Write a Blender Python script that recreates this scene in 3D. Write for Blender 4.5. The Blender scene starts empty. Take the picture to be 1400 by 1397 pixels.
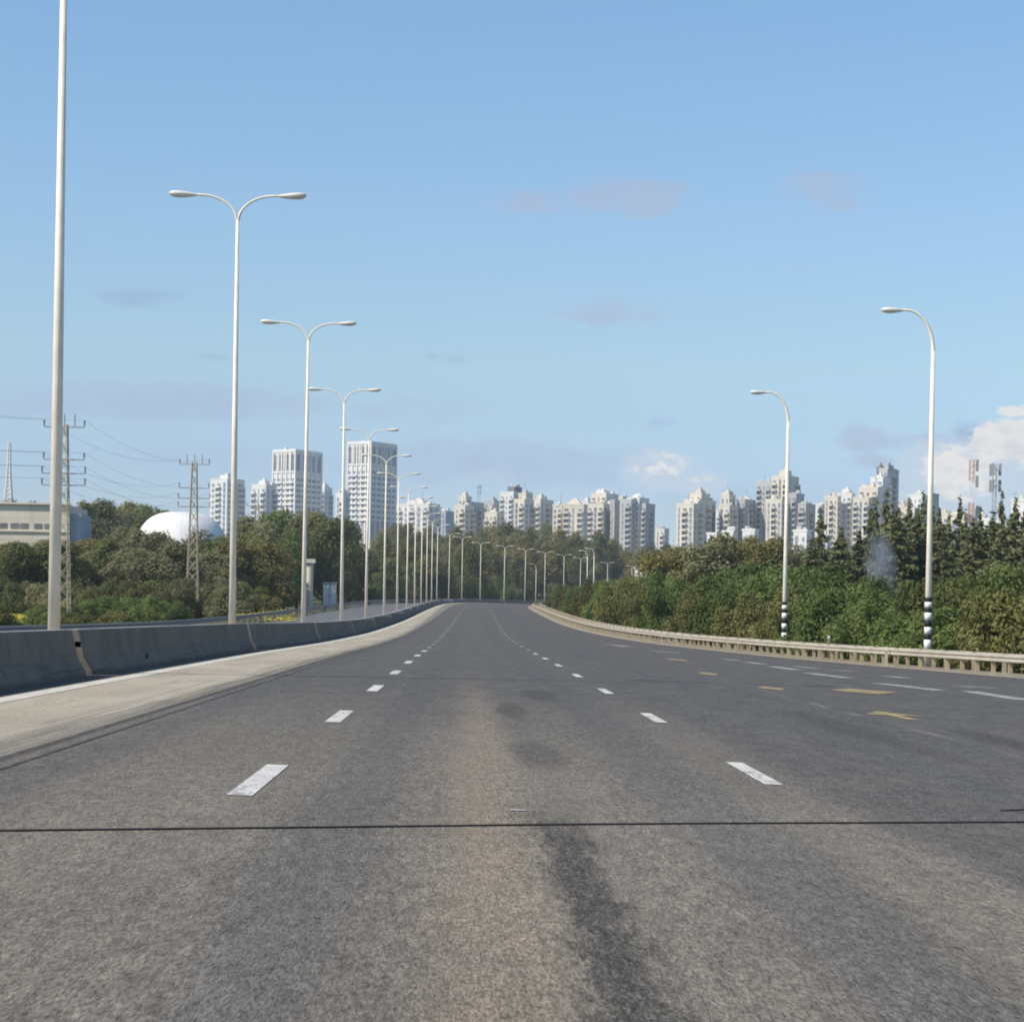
import bpy, math, random
import numpy as np
from mathutils import Vector, Matrix

# ------------------------------------------------------------------ camera, sky, sun, exposure
SC = bpy.context.scene
COL = SC.collection
R = math.radians
F = 2830.0            # focal length in photo pixels (photo 1400 wide)
X0, YH, CAMH = 640.0, 842.0, 1.2
ROLL = R(0.95)
YAW = math.atan((700 - X0) / F)
FWD = Vector((math.sin(YAW), math.cos(YAW), 0))
RGT = Vector((math.cos(YAW), -math.sin(YAW), 0))
UP = Vector((0, 0, 1))

cam_d = bpy.data.cameras.new("camera")
cam = bpy.data.objects.new("camera", cam_d)
COL.objects.link(cam)
cam_d.sensor_width = 36.0
cam_d.lens = F / 1400 * 36
cam_d.shift_y = (YH - 698.5) / 1400
cam_d.clip_start = 0.1
cam_d.clip_end = 20000
cx = RGT * math.cos(ROLL) + UP * math.sin(ROLL)
cy = UP * math.cos(ROLL) - RGT * math.sin(ROLL)
cz = -FWD
cam.matrix_world = Matrix(((cx.x, cy.x, cz.x, 0), (cx.y, cy.y, cz.y, 0), (cx.z, cy.z, cz.z, CAMH), (0, 0, 0, 1)))
SC.camera = cam

SUN_EL, SUN_AZ = R(44), R(241)     # azimuth clockwise from +Y
SUN_DIR = Vector((math.sin(SUN_AZ) * math.cos(SUN_EL), math.cos(SUN_AZ) * math.cos(SUN_EL), math.sin(SUN_EL)))
sun_d = bpy.data.lights.new("sun", 'SUN')
sun_d.energy = 3.8
sun_d.angle = R(0.5)
sun_d.color = (1.0, 0.91, 0.77)
sun = bpy.data.objects.new("sun", sun_d)
COL.objects.link(sun)
sun.rotation_euler = SUN_DIR.to_track_quat('Z', 'Y').to_euler()
sun.location = (0, 0, 60)

SC.view_settings.view_transform = 'Standard'
SC.view_settings.look = 'None'
SC.view_settings.exposure = 0.45
SC.view_settings.gamma = 1.0
SC.render.engine = 'CYCLES'
SC.cycles.max_bounces = 6
SC.cycles.volume_bounces = 0
SC.cycles.use_denoising = True
SC.cycles.filter_width = 1.9
SC.cycles.volume_max_steps = 64


def ray(px, py):
    dx, dy = px - 700, py - YH
    a = dx * math.cos(ROLL) + dy * math.sin(ROLL)
    b = -dx * math.sin(ROLL) + dy * math.cos(ROLL)
    return FWD * F + RGT * a + UP * (-b)


def at(px, py, Y):
    """world point seen at photo pixel (px,py) at distance Y along the road"""
    d = ray(px, py)
    return Vector((0, 0, CAMH)) + d * (Y / d.y)


# ---- world: Nishita sky with a few clouds placed by direction
world = bpy.data.worlds.new("World")
SC.world = world
world.use_nodes = True
wn, wl = world.node_tree.nodes, world.node_tree.links
wn.clear()


def wmath(op, a, b=None, c=None, clamp=False):
    n = wn.new('ShaderNodeMath')
    n.operation = op
    n.use_clamp = clamp
    for i, v in enumerate((a, b, c)):
        if v is None:
            continue
        if isinstance(v, (int, float)):
            n.inputs[i].default_value = v
        else:
            wl.new(v, n.inputs[i])
    return n.outputs[0]


def build_world():
    out = wn.new('ShaderNodeOutputWorld')
    bg = wn.new('ShaderNodeBackground')
    sky = wn.new('ShaderNodeTexSky')
    sky.sky_type = 'NISHITA'
    sky.sun_disc = False
    sky.sun_elevation = SUN_EL
    sky.sun_rotation = SUN_AZ
    sky.altitude = 0
    sky.air_density = 1.0
    sky.dust_density = 0.1
    sky.ozone_density = 3.0
    tc = wn.new('ShaderNodeTexCoord')
    sep = wn.new('ShaderNodeSeparateXYZ')
    wl.new(tc.outputs['Generated'], sep.inputs[0])
    ysafe = wmath('MAXIMUM', sep.outputs[1], 0.02)
    u = wmath('DIVIDE', sep.outputs[0], ysafe)
    v = wmath('DIVIDE', sep.outputs[2], ysafe)
    comb = wn.new('ShaderNodeCombineXYZ')
    wl.new(u, comb.inputs[0])
    wl.new(wmath('MULTIPLY', v, 1.9), comb.inputs[2])

    def noise(scale, detail, rough, off):
        m = wn.new('ShaderNodeVectorMath')
        m.operation = 'ADD'
        m.inputs[1].default_value = (off, off * 0.7, -off)
        wl.new(comb.outputs[0], m.inputs[0])
        n = wn.new('ShaderNodeTexNoise')
        n.inputs['Scale'].default_value = scale
        n.inputs['Detail'].default_value = detail
        n.inputs['Roughness'].default_value = rough
        wl.new(m.outputs[0], n.inputs['Vector'])
        return n.outputs['Fac']

    def blobs(lst):
        tot = None
        for px, py, a, b, s in lst:
            d = ray(px, py)
            u0, v0 = d.x / d.y, d.z / d.y
            du = wmath('MULTIPLY', wmath('SUBTRACT', u, u0), F / a)
            dv = wmath('MULTIPLY', wmath('SUBTRACT', v, v0), F / b)
            e = wmath('ADD', wmath('MULTIPLY', du, du), wmath('MULTIPLY', dv, dv))
            g = wmath('MULTIPLY', wmath('MAXIMUM', wmath('SUBTRACT', 1.0, e), 0.0), s)
            tot = g if tot is None else wmath('MAXIMUM', tot, g)
        return tot

    def mask(g, n, k, lo, hi):
        x = wmath('ADD', g, wmath('MULTIPLY', wmath('SUBTRACT', n, 0.5), k))
        m = wn.new('ShaderNodeMapRange')
        m.interpolation_type = 'SMOOTHSTEP'
        m.inputs['From Min'].default_value = lo
        m.inputs['From Max'].default_value = hi
        wl.new(x, m.inputs['Value'])
        e = wn.new('ShaderNodeMapRange')
        e.interpolation_type = 'SMOOTHSTEP'
        e.inputs['From Min'].default_value, e.inputs['From Max'].default_value = .0, .4
        wl.new(g, e.inputs['Value'])
        return wmath('MULTIPLY', m.outputs[0], e.outputs[0])

    n1 = noise(46, 6, 0.62, 3.1)
    n2 = noise(44, 7, 0.62, 8.3)
    n3 = noise(95, 8, 0.62, 1.7)
    n4 = noise(60, 6, 0.6, 5.2)
    grey = mask(blobs([(862, 270, 125, 36, 1.0), (728, 278, 85, 24, 0.7), (1125, 262, 75, 42, 0.75), (845, 428, 90, 28, 1.0),
                       (765, 431, 40, 12, 0.5), (925, 430, 40, 12, 0.45), (1155, 128, 50, 22, 0.35), (1088, 362, 50, 14, 0.4),
                       (1178, 598, 60, 26, 0.85), (1268, 600, 95, 22, 0.8), (1180, 632, 60, 16, 0.6)]), n2, 2.6, 0.1, 1.1)
    dark = mask(blobs([(190, 407, 90, 16, 0.85), (290, 488, 40, 10, 0.6), (610, 490, 50, 12, 0.65), (905, 578, 40, 12, 0.5),
                       (1330, 585, 60, 18, 0.6)]), n2, 2.6, 0.1, 1.1)
    band = mask(blobs([(190, 548, 340, 34, 1.0), (700, 632, 300, 44, 0.75), (60, 552, 180, 26, 0.9), (520, 560, 200, 30, 0.45),
                       (300, 625, 300, 30, 0.4), (1100, 690, 300, 60, 0.5)]), n2, 1.8, 0.0, 1.1)
    soft = mask(blobs([(905, 642, 70, 40, 1.15), (955, 658, 55, 26, 1.0), (800, 690, 160, 30, 0.4), (1292, 650, 80, 60, 1.35),
                       (1240, 690, 100, 34, 0.8), (1360, 655, 90, 65, 1.2), (660, 655, 90, 22, 0.5)]), n1, 2.2, 0.12, 0.95)
    white = mask(blobs([(1375, 602, 68, 38, 1.2), (1420, 604, 95, 46, 1.3), (1388, 563, 34, 13, 1.0), (1310, 645, 66, 52, 1.0), (905, 638, 60, 30, 0.42), (955, 655, 36, 18, 0.3)]), n3, 2.6, 0.25, 0.75)

    def mix(base, fac, col, amt):
        m = wn.new('ShaderNodeMix')
        m.data_type = 'RGBA'
        wl.new(wmath('MULTIPLY', fac, amt), m.inputs['Factor'])
        wl.new(base, m.inputs[6])
        m.inputs[7].default_value = (*col, 1)
        return m.outputs[2]

    tint = wn.new('ShaderNodeMix')
    tint.data_type = 'RGBA'
    tint.blend_type = 'MULTIPLY'
    tint.inputs['Factor'].default_value = 1.0
    # cool, slightly dusky air low over the horizon
    ramp = wn.new('ShaderNodeValToRGB')
    el = ramp.color_ramp.elements
    stops = [(.0, (.60, .64, .80)), (.064, (.71, .76, .93)), (.121, (.98, 1.0, .96)), (.19, (1.05, 1.11, 1.09)), (.287, (1.05, 1.20, 1.20))]
    el[0].position, el[1].position = stops[0][0] / .4, stops[-1][0] / .4
    for p_, c_ in stops[1:-1]:
        el.new(p_ / .4)
    for e_, (p_, c_) in zip(sorted(el, key=lambda q: q.position), stops):
        e_.color = (*[q / 1.5 for q in c_], 1)
    wl.new(wmath('DIVIDE', sep.outputs[2], .4, clamp=True), ramp.inputs[0])
    vm = wn.new('ShaderNodeVectorMath')
    vm.operation = 'SCALE'
    vm.inputs['Scale'].default_value = 1.5
    wl.new(ramp.outputs[0], vm.inputs[0])
    wl.new(vm.outputs[0], tint.inputs[7])
    wl.new(sky.outputs[0], tint.inputs[6])
    c = tint.outputs[2]
    k = 1.0 / SKY_STRENGTH / 2 ** SC.view_settings.exposure
    c = mix(c, band, (0.43 * k, 0.52 * k, 0.71 * k), 0.6)
    c = mix(c, grey, (0.45 * k, 0.50 * k, 0.66 * k), 0.6)
    c = mix(c, dark, (0.31 * k, 0.46 * k, 0.66 * k), 0.55)
    c = mix(c, soft, (0.62 * k, 0.72 * k, 0.84 * k), 0.8)
    c = mix(c, white, (0.92 * k, 0.90 * k, 0.87 * k), 0.93)
    sh = wn.new('ShaderNodeMapRange')
    sh.inputs['From Min'].default_value, sh.inputs['From Max'].default_value = .5, .66
    wl.new(n4, sh.inputs['Value'])
    c = mix(c, wmath('MULTIPLY', white, sh.outputs[0]), (0.66 * k, 0.68 * k, 0.72 * k), 0.6)
    wl.new(c, bg.inputs['Color'])
    bg.inputs['Strength'].default_value = SKY_STRENGTH
    wl.new(bg.outputs[0], out.inputs[0])


SKY_STRENGTH = 0.1
build_world()

# ------------------------------------------------------------------ helpers
rng = random.Random(7)


def pchip(xs, ys):
    xs, ys = np.array(xs, float), np.array(ys, float)
    h = np.diff(xs)
    dl = np.diff(ys) / h
    m = np.zeros(len(xs))
    for i in range(1, len(xs) - 1):
        if dl[i - 1] * dl[i] > 0:
            w1, w2 = 2 * h[i] + h[i - 1], h[i] + 2 * h[i - 1]
            m[i] = (w1 + w2) / (w1 / dl[i - 1] + w2 / dl[i])
    m[0], m[-1] = dl[0], dl[-1]

    def f(x):
        x = np.asarray(x, float)
        i = np.clip(np.searchsorted(xs, x) - 1, 0, len(xs) - 2)
        t = np.clip((x - xs[i]) / h[i], 0, 1)
        r = (ys[i] * (2 * t**3 - 3 * t**2 + 1) + m[i] * h[i] * (t**3 - 2 * t**2 + t)
             + ys[i + 1] * (-2 * t**3 + 3 * t**2) + m[i + 1] * h[i] * (t**3 - t**2))
        r = np.where(x > xs[-1], ys[-1] + m[-1] * (x - xs[-1]), r)
        r = np.where(x < xs[0], ys[0] + m[0] * (x - xs[0]), r)
        return r
    return f


def sstep(a, b, x):
    t = np.clip((np.asarray(x, float) - a) / (b - a), 0, 1)
    return t * t * (3 - 2 * t)


PROF = pchip([-60, 0, 50, 85, 110, 135, 158, 199, 250, 320, 400, 440, 480, 540, 700, 6000],
             [0, 0, 0, -.07, -.04, .1, .32, .85, 1.6, 2.55, 3.45, 3.8, 4.0, 4.2, 4.3, 4.3])
XM = pchip([-60, 0, 100, 141, 167, 194, 220, 247, 273, 300, 326, 352, 379, 402, 424, 446, 468, 490, 512, 535, 558, 580, 605, 640, 700],
           [-6.5, -6.5, -6.5, -6.45, -6.3, -6.15, -6.05, -5.9, -5.75, -5.55, -5.3, -4.9, -4.25, -3.0, -.7, 2.95, 7.9, 13.3, 18.8, 24.6, 30, 35, 40.6, 50.4, 70])
REDGE = pchip([-60, 0, 30, 45, 56.6, 83, 108, 133, 160, 190, 250, 320, 380, 424, 446, 468, 490, 535, 605, 640, 700],
              [24, 20.5, 18.3, 16.6, 15.2, 12.7, 10.9, 9.6, 8.8, 8.5, 8.8, 9.6, 11.5, 14.6, 18, 23, 28.3, 39.5, 55.6, 65.4, 85])


def surf(x, y):
    """height of the paved surface"""
    u = x - XM(y)
    return PROF(y) + np.where(u > 0, -.018 * (u - 6.5), .117 + .027 * u)


def G(x, y):
    """terrain height"""
    x, y = np.asarray(x, float), np.asarray(y, float)
    xm, re = XM(np.clip(y, -60, 700)), REDGE(np.clip(y, -60, 700))
    p = PROF(y)
    yy = np.clip(y, -60, 700)
    left = p - .19 - .35 * sstep(0, 6, (xm - 11.8) - x)
    right = surf(re, yy) - .12 - .3 * sstep(0.5, 5, x - re)
    mid = surf(np.clip(x, xm - 11.8, re), yy) - .4
    z = np.where(x < xm - 11.8, left, np.where(x > re, right, mid))
    corridor = np.minimum(np.clip((xm - 11.8 - x) / 2, 0, 1) + np.clip((x - re) / 2, 0, 1), 1)
    z = z - .25 * (1 - corridor) * 0
    z = z + 4.5 * sstep(170, 380, y) * sstep(-28, -70, x)
    z = z + 13 * sstep(570, 850, y) * (1 - .5 * sstep(120, 400, x))
    z = z + .5 * np.sin(x * .05 + 1) * np.sin(y * .037) * sstep(15, 60, np.abs(x - 3))
    return z


def gz(x, y):
    return float(G(x, y))


def add(o, parent=None):
    COL.objects.link(o)
    if parent is not None:
        o.parent = parent
    return o


class MB:
    """collects shapes for ONE mesh object"""

    def __init__(self):
        self.v, self.f = [], []

    def quad_strip(self, rows, closed=False):
        n0 = len(self.v)
        k = len(rows[0])
        for r in rows:
            self.v.extend([tuple(p) for p in r])
        for i in range(len(rows) - 1):
            for j in range(k if closed else k - 1):
                a = n0 + i * k + j
                b = n0 + i * k + (j + 1) % k
                self.f.append((a, b, b + k, a + k))
        return n0

    def box(self, c, s, M=None):
        cx_, cy_, cz_ = c
        hx, hy, hz = s[0] / 2, s[1] / 2, s[2] / 2
        n = len(self.v)
        for dz in (-hz, hz):
            for dx, dy in ((-hx, -hy), (hx, -hy), (hx, hy), (-hx, hy)):
                p = Vector((cx_ + dx, cy_ + dy, cz_ + dz))
                self.v.append(tuple(M @ p) if M is not None else tuple(p))
        for q in ((3, 2, 1, 0), (4, 5, 6, 7), (0, 1, 5, 4), (1, 2, 6, 5), (2, 3, 7, 6), (3, 0, 4, 7)):
            self.f.append(tuple(n + i for i in q))

    def tube(self, pts, rad, n=8, caps=True):
        pts = [Vector(p) for p in pts]
        if not isinstance(rad, (list, tuple)):
            rad = [rad] * len(pts)
        rows = []
        ref = None
        for i, p in enumerate(pts):
            t = (pts[min(i + 1, len(pts) - 1)] - pts[max(i - 1, 0)]).normalized()
            if ref is None:
                ref = Vector((0, 1, 0)) if abs(t.y) < .9 else Vector((1, 0, 0))
            a = (ref - t * ref.dot(t)).normalized()
            ref = a
            b = t.cross(a)
            rows.append([p + (a * math.cos(2 * math.pi * k / n) + b * math.sin(2 * math.pi * k / n)) * rad[i] for k in range(n)])
        n0 = self.quad_strip(rows, True)
        if caps:
            self.f.append(tuple(n0 + k for k in reversed(range(n))))
            e = n0 + (len(pts) - 1) * n
            self.f.append(tuple(e + k for k in range(n)))

    def bar(self, a, b, w):
        self.tube([a, b], w * .7, 4)

    def ellipsoid(self, c, r, nu=16, nv=10, zpow=1.0, fn=None):
        rows = []
        for i in range(nv + 1):
            th = math.pi * i / nv
            row = []
            for j in range(nu):
                ph = 2 * math.pi * j / nu
                p = Vector((math.sin(th) * math.cos(ph), math.sin(th) * math.sin(ph), math.copysign(abs(math.cos(th))**zpow, math.cos(th))))
                q = Vector((c[0] + p.x * r[0], c[1] + p.y * r[1], c[2] + p.z * r[2]))
                row.append(fn(q) if fn else q)
            rows.append(row)
        self.quad_strip(rows, True)

    def prism(self, poly, z0, z1, top=None):
        """vertical prism of a ccw polygon; top: optional scale of the upper ring about its centre"""
        n = len(self.v)
        k = len(poly)
        mx = sum(p[0] for p in poly) / k
        my = sum(p[1] for p in poly) / k
        s = 1 if top is None else top
        self.v += [(p[0], p[1], z0) for p in poly] + [(mx + (p[0] - mx) * s, my + (p[1] - my) * s, z1) for p in poly]
        for i in range(k):
            j = (i + 1) % k
            self.f.append((n + i, n + j, n + k + j, n + k + i))
        self.f.append(tuple(n + k + i for i in range(k)))
        self.f.append(tuple(n + i for i in reversed(range(k))))

    def mesh(self, name, mat, smooth=False):
        me = bpy.data.meshes.new(name)
        me.from_pydata(self.v, [], self.f)
        me.materials.append(mat)
        if smooth:
            me.polygons.foreach_set('use_smooth', [True] * len(me.polygons))
        me.update()
        return me

    def build(self, name, mat, parent=None, smooth=False):
        return add(bpy.data.objects.new(name, self.mesh(name, mat, smooth)), parent)


LONG = []


def tag(o, label=None, cat=None, group=None, kind=None):
    if label:
        label = label.replace('power line entering at the left picture edge to the', 'power line from the left edge to the') if len(label.split()) > 16 else label
        o['label'] = label
        if len(label.split()) > 16:
            LONG.append(label)
    if cat:
        o['category'] = cat
    if group:
        o['group'] = group
    if kind:
        o['kind'] = kind
    return o


def thing(name, label, cat, loc=(0, 0, 0), group=None):
    o = add(bpy.data.objects.new(name, None))
    o.location = loc
    o.empty_display_size = .2
    return tag(o, label, cat, group)


def copy_tree(o, parent=None):
    c = o.copy()
    COL.objects.link(c)
    if parent is not None:
        c.parent = parent
    for ch in list(o.children):
        copy_tree(ch, c)
    return c


# ------------------------------------------------------------------ materials
class Mat:
    def __init__(self, name, rough=.8, spec=.3):
        self.m = bpy.data.materials.new(name)
        self.m.use_nodes = True
        self.n, self.l = self.m.node_tree.nodes, self.m.node_tree.links
        self.b = self.n['Principled BSDF']
        self.b.inputs['Roughness'].default_value = rough
        self.b.inputs['Specular IOR Level'].default_value = spec
        self.tc = self.n.new('ShaderNodeTexCoord')

    def put(self, v, sock):
        if isinstance(v, (int, float)):
            sock.default_value = v
        elif isinstance(v, (tuple, list)):
            sock.default_value = (*v, 1) if len(v) == 3 and sock.type == 'RGBA' else v
        else:
            self.l.new(v, sock)

    def math(self, op, a, b=0.0, clamp=False):
        n = self.n.new('ShaderNodeMath')
        n.operation, n.use_clamp = op, clamp
        self.put(a, n.inputs[0])
        self.put(b, n.inputs[1])
        return n.outputs[0]

    def noise(self, scale, detail=4, rough=.55, vec=None, sc=None, dim='3D'):
        n = self.n.new('ShaderNodeTexNoise')
        n.inputs['Scale'].default_value = scale
        n.inputs['Detail'].default_value = detail
        n.inputs['Roughness'].default_value = rough
        v = vec if vec is not None else self.tc.outputs['Object']
        if sc is not None:
            mp = self.n.new('ShaderNodeMapping')
            mp.inputs['Scale'].default_value = sc
            self.l.new(v, mp.inputs[0])
            v = mp.outputs[0]
        self.l.new(v, n.inputs['Vector'])
        return n.outputs['Fac']

    def rng(self, v, a, b, c=0., d=1., smooth=True):
        n = self.n.new('ShaderNodeMapRange')
        n.interpolation_type = 'SMOOTHSTEP' if smooth else 'LINEAR'
        self.put(v, n.inputs['Value'])
        for k, x in zip(('From Min', 'From Max', 'To Min', 'To Max'), (a, b, c, d)):
            self.put(x, n.inputs[k])
        return n.outputs[0]

    def mix(self, fac, a, b, mode='MIX'):
        n = self.n.new('ShaderNodeMix')
        n.data_type, n.blend_type = 'RGBA', mode
        self.put(fac, n.inputs['Factor'])
        self.put(a, n.inputs[6])
        self.put(b, n.inputs[7])
        return n.outputs[2]

    def xyz(self, which='Object'):
        s = self.n.new('ShaderNodeSeparateXYZ')
        self.l.new(self.tc.outputs[which], s.inputs[0])
        return s.outputs

    def rand(self):
        return self.n.new('ShaderNodeObjectInfo').outputs['Random']

    def bump(self, h, strength=.3, dist=.02):
        n = self.n.new('ShaderNodeBump')
        n.inputs['Strength'].default_value = strength
        n.inputs['Distance'].default_value = dist
        self.put(h, n.inputs['Height'])
        self.l.new(n.outputs[0], self.b.inputs['Normal'])

    def color(self, c):
        self.put(c, self.b.inputs['Base Color'])
        return self.m


def plain(name, col, rough=.8, spec=.3, var=.12, scale=3., rnd=0.0, metal=0.0):
    M = Mat(name, rough, spec)
    n = M.rng(M.noise(scale, 5), .3, .7, 1 - var, 1 + var)
    if rnd:
        n = M.math('MULTIPLY', n, M.rng(M.rand(), 0, 1, 1 - rnd, 1 + rnd, False))
    c = M.n.new('ShaderNodeVectorMath')
    c.operation = 'SCALE'
    c.inputs[0].default_value = col
    M.l.new(n, c.inputs['Scale'])
    M.b.inputs['Metallic'].default_value = metal
    return M.color(c.outputs[0])


def asphalt_main():
    M = Mat('worn_asphalt', .92, .12)
    x, y, z = M.xyz()
    big = M.noise(.35, 4, .6, sc=(1, .25, 1))
    mid = M.noise(2.2, 4, .6, sc=(1, .35, 1))
    pale_asph = M.mix(M.rng(big, .35, .65), (.150, .133, .111), (.196, .173, .142))
    new = M.mix(M.rng(mid, .3, .7), (.088, .085, .081), (.112, .107, .10))  # the darker asphalt tone
    # the paler asphalt tone lies under the camera's lane and runs out some 40 m on; the right lanes are darker
    xe = M.math('ADD', x, M.math('MULTIPLY', M.math('SUBTRACT', mid, .5), .5))
    xw = M.math('ADD', x, M.math('MULTIPLY', M.math('SUBTRACT', M.noise(1.1, 5, .7, sc=(1, .2, 1)), .5), .5))
    right = M.rng(xe, 2.42, 2.75)
    yb = M.math('ADD', y, M.math('MULTIPLY', M.math('SUBTRACT', big, .5), 14.))
    far = M.rng(yb, 11, 36)
    c = M.mix(M.math('MULTIPLY', far, .92), pale_asph, new)
    c = M.mix(M.math('MULTIPLY', right, .78), c, new)
    # wheel tracks: darker, polished bands along the lane
    def band(cx_, w, soft=.35):
        d = M.math('ABSOLUTE', M.math('SUBTRACT', xw, cx_))
        return M.rng(d, w, w + soft, 1, 0)
    tr = M.math('MAXIMUM', band(-.72, .1), band(1.55, .15))
    tr = M.math('MAXIMUM', tr, M.math('MAXIMUM', band(-3.0, .1), M.math('MAXIMUM', band(4.1, .15), band(5.2, .15))))
    c = M.mix(M.math('MULTIPLY', tr, .42), c, (.088, .088, .09))
    # dusty brown strip between the tracks
    br = M.math('MULTIPLY', band(.12, .04, .36), M.rng(y, 14, 48, 1, .0))
    c = M.mix(M.math('MULTIPLY', M.math('MULTIPLY', br, M.rng(mid, .3, .6, .45, 1)), .62), c, (.262, .208, .152))
    # oil streak and spots
    xs = M.math('ADD', xw, M.math('MULTIPLY', M.math('SUBTRACT', M.noise(16, 6, .75, sc=(1, .15, 1)), .5), .45))
    ds = M.math('ABSOLUTE', M.math('SUBTRACT', xs, .53))
    st = M.math('MULTIPLY', M.rng(ds, .06, .2, 1, 0), M.rng(M.math('ADD', y, M.math('MULTIPLY', big, 3.)), 12.4, 15.2, 1, 0))
    st = M.math('MULTIPLY', st, M.rng(M.noise(46, 5, .8, sc=(1, .2, 1)), .34, .56, .25, 1))
    blot = M.rng(M.noise(9, 6, .75, sc=(1, .25, 1)), .34, .6, .2, 1)
    def spot(cx_, cy_, a, b):
        dx = M.math('DIVIDE', M.math('SUBTRACT', xs, cx_), a)
        dy = M.math('DIVIDE', M.math('SUBTRACT', y, cy_), b)
        return M.rng(M.math('ADD', M.math('MULTIPLY', dx, dx), M.math('MULTIPLY', dy, dy)), .1, 1.3, 1, 0)
    for s in ((.62, 18.2, .28, 2.2), (.6, 26.5, .22, 2.6), (4.6, 24.5, .35, 6.), (6.0, 22, .3, 4.5), (1.1, 32, .3, 3)):
        st = M.math('MAXIMUM', st, M.math('MULTIPLY', M.math('MULTIPLY', spot(*s), blot), .7))
    c = M.mix(M.math('MULTIPLY', st, .85), c, (.048, .044, .041))
    # construction joint seen as pale line
    jd = M.math('ABSOLUTE', M.math('SUBTRACT', M.math('ADD', x, M.math('MULTIPLY', M.noise(.5, 2), .2)), 5.55))
    c = M.mix(M.math('MULTIPLY', M.math('MULTIPLY', M.rng(jd, .02, .12, 1, 0), M.rng(M.noise(1.3, 4, .7, sc=(1, .3, 1)), .4, .62)), M.rng(y, 30, 60, .5, 0)), c, (.22, .2, .18))
    # aggregate
    g1 = M.noise(80, 3, .75, sc=(1, .2, 1))
    g2 = M.noise(26, 3, .7, sc=(1, .2, 1))
    k = M.math('MULTIPLY', M.rng(g1, .3, .7, .42, 1.62, False), M.math('MULTIPLY', M.rng(g2, .3, .7, .74, 1.26, False), M.rng(M.noise(9, 4, .7, sc=(1, .25, 1)), .3, .7, .84, 1.16, False)))
    v = M.n.new('ShaderNodeTexVoronoi')
    v.inputs['Scale'].default_value = 38
    M.l.new(M.tc.outputs['Object'], v.inputs['Vector'])
    chip = M.math('MULTIPLY', M.rng(v.outputs['Distance'], .1, .22, 1, 0), M.rng(M.noise(38, 1), .52, .6))
    vm = M.n.new('ShaderNodeVectorMath')
    vm.operation = 'SCALE'
    M.l.new(c, vm.inputs[0])
    M.l.new(k, vm.inputs['Scale'])
    c = M.mix(M.math('MULTIPLY', chip, .55), vm.outputs[0], (.34, .33, .31))
    M.bump(g1, .6, .012)
    return M.color(c)


def concrete(name, a, b, joints=False, scale=1.2):
    M = Mat(name, .9, .2)
    n = M.noise(scale, 6, .65)
    f = M.noise(45, 3, .7)
    c = M.mix(M.rng(n, .32, .68), a, b)
    k = M.n.new('ShaderNodeVectorMath')
    k.operation = 'SCALE'
    M.l.new(c, k.inputs[0])
    M.l.new(M.rng(f, .3, .7, .8, 1.2, False), k.inputs['Scale'])
    M.bump(f, .3, .01)
    return M.color(k.outputs[0])


def leaf_mat(name, cols, trans=.25, scale=.45, rnd=.25):
    M = Mat(name, .75, .2)
    n = M.rng(M.noise(scale, 3, .6), .35, .65)
    c = M.mix(n, cols[0], cols[1])
    f = M.noise(7, 2, .7)
    c = M.mix(M.rng(f, .5, .75), c, cols[2])
    k = M.n.new('ShaderNodeVectorMath')
    k.operation = 'SCALE'
    M.l.new(c, k.inputs[0])
    M.l.new(M.rng(M.rand(), 0, 1, 1 - rnd, 1 + rnd, False), k.inputs['Scale'])
    M.color(k.outputs[0])
    t = M.n.new('ShaderNodeBsdfTranslucent')
    M.l.new(k.outputs[0], t.inputs['Color'])
    mx = M.n.new('ShaderNodeMixShader')
    mx.inputs[0].default_value = trans
    M.l.new(M.b.outputs[0], mx.inputs[1])
    M.l.new(t.outputs[0], mx.inputs[2])
    M.l.new(mx.outputs[0], M.n['Material Output'].inputs['Surface'])
    return M.m


def ground_mat():
    M = Mat('grassy_soil', .95, .1)
    a = M.rng(M.noise(.06, 5, .6), .4, .62)
    b = M.rng(M.noise(.9, 4, .65), .35, .65)
    c = M.mix(b, (.05, .075, .022), (.085, .105, .035))
    c = M.mix(a, c, M.mix(b, (.11, .095, .05), (.15, .125, .075)))
    return M.color(c)


def facade(name, a, b, band=.1):
    """rendered facade: weathered plaster with faint storey joints"""
    M = Mat(name, .85, .25)
    x, y, z = M.xyz()
    fl = M.math('FRACT', M.math('DIVIDE', z, 3.1))
    ln = M.rng(fl, .06, .12, 1, 0)
    c = M.mix(M.rng(M.noise(.12, 4, .6), .35, .65), a, b)
    c = M.mix(M.math('MULTIPLY', ln, band), c, (.12, .11, .1))
    c = M.mix(M.rng(M.noise(.5, 4, .6, sc=(1, 1, .12)), .55, .8, 0, .22), c, (.2, .18, .16))
    return M.color(c)


M_ASPH = asphalt_main()
M_SEAM = concrete('dark_tar_seam', (.05, .047, .044), (.12, .11, .1), scale=4)
M_ASPH2 = concrete('grey_asphalt', (.12, .121, .126), (.15, .15, .154), scale=.5)


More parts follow.
